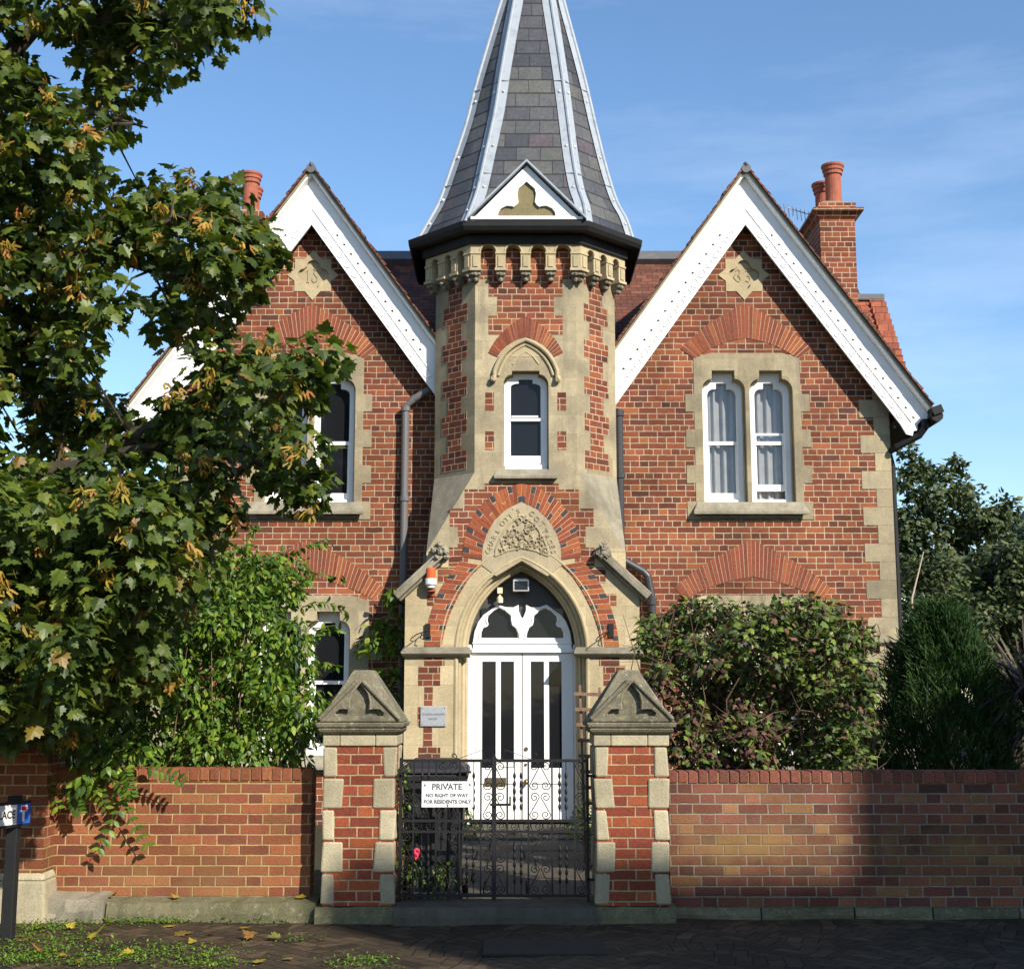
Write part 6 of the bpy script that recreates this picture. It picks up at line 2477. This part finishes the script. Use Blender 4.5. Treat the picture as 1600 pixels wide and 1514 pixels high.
# pinnate creeper hanging over the wall
def sprig(L, M_, path, n, size, spread=0.9):
    p = resample([Vector(q) for q in path], n)
    M_.tube([tuple(q) for q in p], 0.0035, 4)
    for i in range(2, n + 1):
        d = (p[i] - p[i - 1]).normalized()
        side = d.cross(Vector((0, -1, 0))).normalized()
        for sg in (-1, 1):
            dd = np.array([(side * sg * spread + d * 0.35 + Vector((0, -0.15, -0.12)))])
            L.add(np.array([p[i]]), dd, np.array([[random.uniform(-.3, .3), -0.7, 0.7]]), np.array([size * random.uniform(0.8, 1.15)]), 'ovate', fold=0.15, droop=0.1)


cr_ = thing('wisteria', 'pinnate-leaved creeper sprays hanging down the face of the left garden wall', 'creeper', (-3.2, 10.4, 0.5))
lv = Leaves()
st_ = MB()
for q in ([(175, 1205), (190, 1250), (208, 1285), (228, 1318)], [(205, 1205), (185, 1270), (170, 1300), (155, 1325)], [(130, 1190), (150, 1225), (165, 1260)], [(100, 1220), (115, 1250), (125, 1268)], [(215, 1195), (255, 1205), (285, 1220)],
          [(150, 1190), (180, 1215), (200, 1245)], [(60, 1180), (75, 1230), (90, 1260)], [(190, 1190), (200, 1215), (205, 1240)], [(110, 1170), (140, 1200), (150, 1240)]):
    Yd = 10.28 + random.uniform(-0.08, 0.06)
    sprig(lv, st_, [(P(a, b, Yd)[0], Yd, P(a, b, Yd)[1]) for a, b in q], 8, 0.072)
for (a, b) in ((150, 1160), (190, 1175), (110, 1150), (75, 1140), (140, 1200), (170, 1190), (220, 1170), (40, 1160), (20, 1120), (60, 1100), (100, 1120), (130, 1225)):
    Yd = 10.32
    X, Z = P(a, b, Yd)
    foliage(lv, (X, Yd, Z), (0.14, 0.14, 0.13), 34, 0.088, 'ovate', 0.8, 0.3)
lv.build('foliage', 'jas', cr_)
part('stem', st_, 'twig', cr_)

# climber on the wall left of the porch
cw = thing('wall_climber', 'leafy climber on the shaded wall left of the porch', 'climber', (-1.5, 16.3, 0.1))
lv = Leaves()
st_ = MB()
st_.tube([(-1.42, 16.4, 0.1), (-1.40, 16.4, 1.2), (-1.46, 16.38, 2.0), (-1.38, 16.35, 2.9)], [0.02, 0.014, 0.010, 0.004], 6)
for (a, b) in ((610, 930), (620, 950), (600, 975), (590, 985), (612, 985), (625, 980), (598, 1010), (580, 1000), (610, 1045), (606, 1080), (590, 1060), (568, 1010), (620, 1010), (560, 1075), (600, 1110), (575, 1100)):
    Yd = 16.25
    X, Z = P(a, b, Yd)
    foliage(lv, (X, Yd, Z), (0.14, 0.12, 0.11), 26, 0.115, 'ovate', 0.55, 0.3)
lv.build('foliage', 'jas', cw)
part('stem', st_, 'twig', cw)

# low plants by the gate and the door
def low_plant(name, label, spots, n, size, mat='jas', kind='ovate', flower=None):
    xs0 = np.mean([s_[0] for s_ in spots])
    ys0 = np.mean([s_[1] for s_ in spots])
    t = thing(name, label, 'plant', (xs0, ys0, 0.08))
    L = Leaves()
    M_ = MB()
    for (x, y, z, r) in spots:
        foliage(L, (x, y, z), (r, r, r * 1.2), n, size, kind, 0.3, 0.3)
        M_.tube([(x, y, 0.08), (x + 0.02, y, z * 0.6 + 0.05), (x, y, z)], 0.005, 5)
    L.build('foliage', mat, t)
    part('stem', M_, 'twig', t)
    if flower:
        f_ = MB()
        for (x, y, z) in flower:
            for k in range(9):
                a = k * 2.4
                f_.blob((x + 0.016 * math.cos(a), y + 0.012 * math.sin(a * 1.3), z + 0.018 * math.sin(a)), (0.013, 0.011, 0.012), jit=0.3)
        part('flower', f_, 'pink', t)
    return t


fx0, fz0 = P(650, 1335, 10.5)
low_plant('rose_bush', 'small rose with a pink bloom growing between the left pier and the bin', [(-0.84, 10.5, 0.25, 0.10), (-0.80, 10.52, 0.42, 0.10), (-0.83, 10.5, 0.62, 0.10), (-0.85, 10.55, 0.85, 0.10), (-0.76, 10.5, 0.32, 0.1), (-0.6, 10.52, 0.22, 0.1), (-0.5, 10.52, 0.30, 0.1), (-0.84, 10.5, 1.02, 0.07)], 30, 0.05, flower=[(fx0, 10.42, fz0), (fx0 + 0.012, 10.42, fz0 + 0.03)])
low_plant('border_plant', 'grassy green plant growing beside the left door jamb', [(-0.62, 15.2, 0.28, 0.15), (-0.48, 15.1, 0.22, 0.13), (-0.75, 15.2, 0.30, 0.16), (-0.56, 15.15, 0.45, 0.12)], 60, 0.14, kind='blade')
low_plant('border_plant', 'low green shrub growing beside the right door jamb', [(0.75, 15.1, 0.25, 0.16), (0.92, 15.0, 0.32, 0.2), (1.05, 14.6, 0.35, 0.25), (0.9, 13.5, 0.35, 0.22), (0.95, 12.6, 0.4, 0.22)], 80, 0.07)
low_plant('border_plant', 'dark leafy plants growing along the left edge of the path', [(-1.0, 13.5, 0.35, 0.2), (-1.05, 14.4, 0.4, 0.25), (-1.1, 12.4, 0.4, 0.22), (-1.1, 11.5, 0.45, 0.2)], 80, 0.07)

# --- hedge on the right
hd = thing('hedge', 'straggly part-brown maple hedge standing behind the right garden wall', 'hedge', (2.2, 12.2, 0.1))
lv = Leaves()
dl = Leaves()
tg = MB()
hrows = [(958, 1090, 1130), (962, 1160, 1320), (980, 1030, 1330), (1005, 1022, 1335), (1035, 1030, 1345), (1065, 1035, 1355), (1095, 1050, 1365), (1125, 1060, 1370), (1155, 1065, 1370), (1185, 1065, 1360)]
hg = [(1107, 992, 12), (1200, 995, 12), (1135, 1172, 12), (1375, 1170, 16)]
for (y, xa, xb) in hrows:
    x = xa + rng2.uniform(0, 15)
    while x < xb:
        px, py = x + rng2.uniform(-12, 12), y + rng2.uniform(-12, 12)
        if all((px - g[0]) ** 2 + (py - g[1]) ** 2 > (g[2] + 8) ** 2 for g in hg):
            Yd = rng2.uniform(11.4, 12.8)
            X, Z = P(px, py, Yd)
            brown = (py > 1080 and px < 1220) or (px < 1120 and py > 1020)
            dens = 0.55 if brown else 1.0
            foliage(lv, (X, Yd, Z), (0.19, 0.26, 0.17), int(165 * (0.55 if brown else 1.0)), 0.062, 'lobed', 0.4, 0.2)
            foliage(dl, (X, Yd, Z), (0.17, 0.22, 0.15), int(85 if brown else 14), 0.062, 'lobed', 0.9, 0.2)
            for _ in range(5):
                a = rng2.normal(size=3)
                a[2] = abs(a[2]) * 1.1 - 0.3
                a = a / np.linalg.norm(a) * rng2.uniform(0.15, 0.42)
                p0 = np.array([X, Yd, Z]) + rng2.normal(size=3) * 0.1
                mid = p0 + a * 0.5 + rng2.normal(size=3) * 0.03
                tg.tube([tuple(p0), tuple(mid), tuple(p0 + a)], [0.004, 0.003, 0.0015], 4)
        x += 34
for i in range(26):
    x = rng2.uniform(1.15, 3.1)
    y = rng2.uniform(11.6, 12.6)
    tg.tube([(x, y, 0.05), (x + rng2.uniform(-.2, .2), y, 0.9), (x + rng2.uniform(-.35, .35), y - 0.2, 1.6), (x + rng2.uniform(-.4, .4), y - 0.3, 2.35)], [0.016, 0.011, 0.006, 0.002], 5)
lv.build('foliage', 'hedge', hd)
dl.build('dead_foliage', 'deadleaf', hd)
part('twigs', tg, 'twig', hd)

# --- cypress
cy = thing('cypress', 'dense feathery dark green cypress bush at the right end of the wall', 'tree', (4.15, 13.2, 0.1))
lv = Leaves()
n = 30000
z = rng.random(n) ** 0.8
ang = rng.random(n) * 2 * PI
lump = 1 + 0.15 * np.sin(ang * 5 + z * 9) + 0.12 * np.sin(ang * 3 - z * 17) + 0.10 * np.sin(ang * 11 + z * 31)
rad = 0.66 * (1 - 0.75 * np.clip((z - 0.45) / 0.55, 0, 1) ** 1.5) * lump * (0.62 + 0.42 * rng.random(n))
p = np.stack([4.17 + rad * np.cos(ang), 13.2 + rad * np.sin(ang) * 0.9, 0.2 + z * 2.25 + 0.05 * rng.normal(size=n)], 1)
d = np.stack([np.cos(ang) * 0.55, np.sin(ang) * 0.55, 0.85 + 0 * ang], 1) + rng.normal(size=(n, 3)) * 0.32
lv.add(p, d, rng.normal(size=(n, 3)) + np.array([0, -0.6, 0.4]), 0.055 + 0.065 * rng.random(n), 'blade', fold=0.5, droop=0.25)
lv.build('foliage', 'cyp', cy)
m = MB()
m.tube([(4.17, 13.2, 0.0), (4.17, 13.2, 1.6)], [0.09, 0.03], 8)
part('trunk', m, 'bark', cy)

# --- cordyline
cd = thing('cordyline', 'dark purple cordyline with long strap leaves at the right edge', 'palm plant', (5.0, 13.0, 0.1))
m = MB()
m.tube([(5.0, 13.0, 0.0), (4.98, 13.0, 1.0), (4.95, 13.0, 1.75)], [0.09, 0.08, 0.07], 8)
part('trunk', m, 'bark', cd)
V_ = MB()
for i in range(150):
    a = rng2.uniform(0, 2 * PI)
    el = rng2.uniform(-0.55, 1.35)
    Ln = rng2.uniform(0.6, 0.95)
    base = Vector((4.95, 13.0, 1.62 + rng2.uniform(-0.35, 0.15)))
    dr_ = Vector((math.cos(a) * math.cos(el), math.sin(a) * math.cos(el), math.sin(el)))
    sd = dr_.cross(Vector((0, 0, 1)))
    sd = sd.normalized() if sd.length > 0.01 else Vector((1, 0, 0))
    pts = []
    sag = rng2.uniform(0.05, 0.35) * math.cos(el)
    ww = 0.020
    for k in range(6):
        t = k / 5
        q = base + dr_ * Ln * t + Vector((0, 0, -sag * t * t))
        w = ww * (0.6 + 1.2 * t) * (1 - t) ** 0.5 if k else ww * 0.6
        pts += [q - sd * w, q + Vector((0, 0, -w * 0.4)), q + sd * w]
    V_.add(pts, [(k * 3 + j, k * 3 + j + 1, (k + 1) * 3 + j + 1, (k + 1) * 3 + j) for k in range(5) for j in range(2)])
part('foliage', V_, 'cord', cd)


# --- background trees, neighbouring roof
def far_tree(name, label, lobes, n, size, base, mat='far', r0=0.22, group='trees behind the house'):
    t = thing(name, label, 'tree', base, group)
    L = Leaves()
    for (c, r) in lobes:
        k = int(n * r[0] * r[2])
        # break each lobe into clumps
        for q in range(max(4, k // 90)):
            u = unit(1)[0]
            cc = np.array(c) + u * np.array(r) * rng.uniform(0.45, 1.05)
            foliage(L, cc, tuple(0.33 * np.array(r) ** 0.6), 90, size, 'lobed', 0.4, 0.25)
    L.build('crown', mat, t)
    M_ = MB()
    c0 = lobes[0][0]
    M_.tube([base, (base[0] + 0.1, base[1], c0[2] * 0.6), tuple(c0)], [r0, r0 * 0.7, r0 * 0.3], 8)
    for (c, r) in lobes[1:]:
        M_.tube([(base[0] + 0.05, base[1], c0[2] * 0.55), ((base[0] + c[0]) / 2, (base[1] + c[1]) / 2, (c[2] + c0[2] * 0.5) / 2 + 0.3), tuple(c)], [r0 * 0.5, r0 * 0.3, r0 * 0.08], 6)
    part('trunk', M_, 'bark', t)
    return t


def wpt(px, py, Y):
    return (P(px, py, Y)[0], Y, P(px, py, Y)[1])


far_tree('broadleaf_tree', 'tall dusty green tree with upright shoots right of the house', [(wpt(1440, 830, 29), (1.3, 1.4, 1.4)), (wpt(1425, 750, 29), (0.55, 0.8, 0.75)), (wpt(1462, 735, 29), (0.45, 0.6, 0.55)), (wpt(1500, 800, 29), (1.0, 1.2, 0.9)),
         (wpt(1530, 785, 29), (0.6, 0.7, 0.6)), (wpt(1540, 850, 29), (0.9, 1.0, 0.8)), (wpt(1400, 850, 29), (0.7, 1.0, 1.0)), (wpt(1470, 900, 29), (1.6, 1.4, 1.0))], 1500, 0.125, (9.2, 29, 0))
far_tree('broadleaf_tree', 'dark spreading tree filling the gap above the cordyline', [(wpt(1560, 900, 26), (1.5, 1.4, 0.9)), (wpt(1600, 870, 26), (1.1, 1.2, 0.7)), (wpt(1520, 930, 26), (1.2, 1.2, 0.8)), (wpt(1640, 920, 26), (1.4, 1.4, 1.2)), (wpt(1580, 980, 26), (1.6, 1.2, 0.9))], 1700, 0.12, (9.6, 26, 0), 'far')
far_tree('slender_tree', 'pale yellowish slender tree beside the right corner of the house', [(wpt(1445, 930, 22), (0.75, 0.8, 0.75)), (wpt(1430, 980, 22), (0.7, 0.7, 0.7)), (wpt(1475, 985, 22), (0.7, 0.7, 0.6)), (wpt(1455, 890, 22), (0.4, 0.5, 0.45)), (wpt(1510, 1000, 22), (0.8, 0.7, 0.7)), (wpt(1420, 1040, 22), (0.8, 0.7, 0.8))], 1700, 0.085, (6.6, 22, 0), 'far', 0.06)
m = MB()
a, b2 = wpt(1425, 935, 21.5), wpt(1443, 862, 21.5)
m.tube([(a[0] - 0.1, 21.5, 0), a, b2], [0.020, 0.017, 0.008], 6)
solo('bare_stem', m, 'twigpale', 'bare pale stem leaning in front of the slender tree', 'branch')
far_tree('broadleaf_tree', 'green tree behind the house glimpsed through the sycamore on the left', [(wpt(120, 900, 26), (2.0, 1.4, 1.6)), (wpt(20, 950, 26), (1.8, 1.4, 1.4)), (wpt(200, 1000, 26), (1.8, 1.4, 1.4)), (wpt(60, 1080, 26), (2.4, 1.4, 1.2))], 420, 0.22, (-8.6, 26, 0))
# neighbouring house roof at the right edge
nh = thing('neighbour_house', 'dark roofed house behind the trees at the right edge', 'house', (14.5, 33, 0))
m = MB()
m.box(12.9, 19, 31.5, 38, 0, 4.6)
part('wall', m, 'brick', nh)
m = MB()
m.add([(12.5, 31.2, 4.5), (19.4, 31.2, 4.5), (16.8, 34.7, 8.4), (15.2, 34.7, 8.4), (19.4, 38.2, 4.5), (12.5, 38.2, 4.5)], [(0, 1, 2, 3), (3, 2, 4, 5), (0, 3, 5), (1, 4, 2), (0, 5, 4, 1)])
part('roof', m, 'slate', nh)
# neighbour's evergreen just outside the frame on the right: it shades the cypress
far_tree('evergreen_tree', 'dense evergreen in the next garden just right of the picture', [((7.2, 9.7, 3.7), (1.0, 1.1, 1.0)), ((6.6, 9.5, 3.2), (0.8, 0.9, 0.9)), ((7.8, 9.8, 3.3), (1.0, 1.0, 1.1)), ((7.3, 9.6, 4.3), (0.7, 0.8, 0.6)), ((7.0, 9.2, 2.5), (1.0, 0.9, 0.8))], 900, 0.15, (7.3, 9.7, 0), 'cyp', 0.14, None)


# houses across the street, behind the camera: their shade lies over the street and the foot of the walls
def block(name, label, x0, x1, y0, y1, h, nfl):
    t = thing(name, label, 'building', ((x0 + x1) / 2, (y0 + y1) / 2, 0))
    m = MB()
    m.box(x0, x1, y0, y1 - 0.3, 0, h - 2.4)
    m.box(x0, x1, y1 - 0.299, y1, 0, h - 0.12)
    part('wall', m, 'brick', t)
    m = MB()
    m.box(x0 - 0.0, x1, y1 - 0.33, y1 + 0.03, h - 0.119, h)
    part('parapet', m, 'stone', t)
    w_ = MB()
    g_ = MB()
    for f_ in range(nfl):
        z0 = 1.0 + f_ * 2.95
        x = x0 + 1.0
        while x < x1 - 1.5:
            w_.box(x - 0.06, x + 1.06, y1, y1 + 0.04, z0 - 0.06, z0 + 1.66)
            g_.box(x, x + 1.0, y1 + 0.041, y1 + 0.05, z0, z0 + 1.6)
            x += 2.2
    part('window_frames', w_, 'white', t)
    part('window_panes', g_, 'glass', t)
    return t


BY = -6.0
block('terrace_house', 'four storey brick terrace across the street behind the viewer', 11.75, 15.97, BY - 8, BY, 13.93, 4)
block('terrace_house', 'taller brick terrace across the street behind the viewer', 15.98, 44.0, BY - 8, BY, 15.3, 4)

# ------------------------------------------------------------------ weeds and fallen leaves on the pavement
lv = Leaves()


def gpt(px, py):
    yc = (757 - py) / F
    s_ = math.sin(PITCH) + yc * math.cos(PITCH)
    Y = -EYE * (math.cos(PITCH) - yc * math.sin(PITCH)) / s_
    t = Y / (math.cos(PITCH) - yc * math.sin(PITCH))
    return t * (px - 800) / F, Y


for (px, py, r, n) in ((110, 1430, 0.22, 260), (150, 1436, 0.20, 220), (70, 1450, 0.2, 200), (195, 1440, 0.12, 90), (240, 1436, 0.16, 180), (255, 1442, 0.10, 120), (60, 1490, 0.22, 200), (20, 1500, 0.2, 200), (230, 1488, 0.22, 180), (290, 1500, 0.2, 180),
                       (300, 1432, 0.12, 80), (330, 1436, 0.10, 60), (390, 1436, 0.08, 50), (20, 1470, 0.2, 160), (340, 1508, 0.1, 60), (120, 1470, 0.15, 90), (560, 1508, 0.12, 70), (580, 1500, 0.08, 40), (130, 1505, 0.15, 80), (180, 1500, 0.12, 80), (360, 1438, 0.1, 40), (425, 1440, 0.1, 40), (470, 1470, 0.1, 26)):
    n = int(n * 2.4)
    x, y = gpt(px, py)
    p = np.stack([x + rng.normal(size=n) * r, y + rng.normal(size=n) * r * 0.7, np.abs(rng.normal(size=n)) * 0.014 + 0.008], 1)
    d = rng.normal(size=(n, 3)) * np.array([1, 1, 0.3]) + np.array([0, 0, 0.5])
    lv.add(p, d, rng.normal(size=(n, 3)) * 0.3 + UP, 0.015 + 0.014 * rng.random(n), 'ovate')
wd = lv.build('weeds', 'weed')
wd['kind'] = 'stuff'
lf0 = None
FL = [(65, 1452, 1.1), (38, 1472, 1.0), (150, 1468, 1.1), (200, 1494, 1.0), (85, 1428, 0.9), (192, 1438, 0.9), (170, 1440, 0.8), (108, 1452, 0.9), (260, 1424, 1.2), (285, 1462, 1.2), (355, 1432, 1.2), (375, 1434, 1.1), (385, 1452, 0.9), (390, 1468, 1.0),
      (430, 1468, 1.0), (175, 1386, 0.8), (275, 1394, 0.7), (265, 1450, 0.9), (60, 1488, 0.8), (330, 1462, 0.6), (95, 1496, 0.8), (300, 1475, 0.6), (120, 1506, 0.7), (25, 1440, 0.8), (405, 1505, 0.8), (450, 1500, 0.7), (470, 1404, 0.8)]
for i, (px, py, s_) in enumerate(FL):
    if py < 1410:
        Yd = 10.36
        X = P(px, py, Yd)[0]
        Z = 0.160
    else:
        X, Yd = gpt(px, py)
        Z = 0.010
    a = random.uniform(0, 2 * PI)
    V_, Fc = leaves(np.zeros((1, 3)), np.array([[math.cos(a), math.sin(a), 0.05]]), np.array([[random.uniform(-.2, .2), random.uniform(-.25, .1), 1.0]]), np.array([0.105 * s_]), 'maple', fold=random.uniform(-0.5, 0.5), droop=random.uniform(-0.5, 0.1))
    V_ = V_ - V_.mean(axis=0)
    V_[:, 2] -= V_[:, 2].min()
    col_ = 'fall'
    o = link_mesh('fallen_leaf', V_, Fc, MAT['fall%d' % (i % 3)] if ('fall%d' % (i % 3)) in MAT else MAT['fall'])
    o.location = (X, Yd, Z)
    tag(o, 'fallen yellow or brown sycamore leaf lying at the foot of the left garden wall', 'leaf', 'fallen leaves on the pavement')
# inspection cover in the paving
x, y = gpt(850, 1480)
m = MB()
m.box(x - 0.40, x + 0.40, y - 0.30, y + 0.24, 0.0, 0.016)
m.box(x - 0.03, x - 0.022, y - 0.02, y + 0.08, 0.016, 0.020)
m.box(x + 0.0, x + 0.008, y - 0.02, y + 0.08, 0.016, 0.020)
solo('inspection_cover', m, 'cover', 'dark metal inspection cover let into the paving before the gate', 'manhole cover', bevel=0.004)
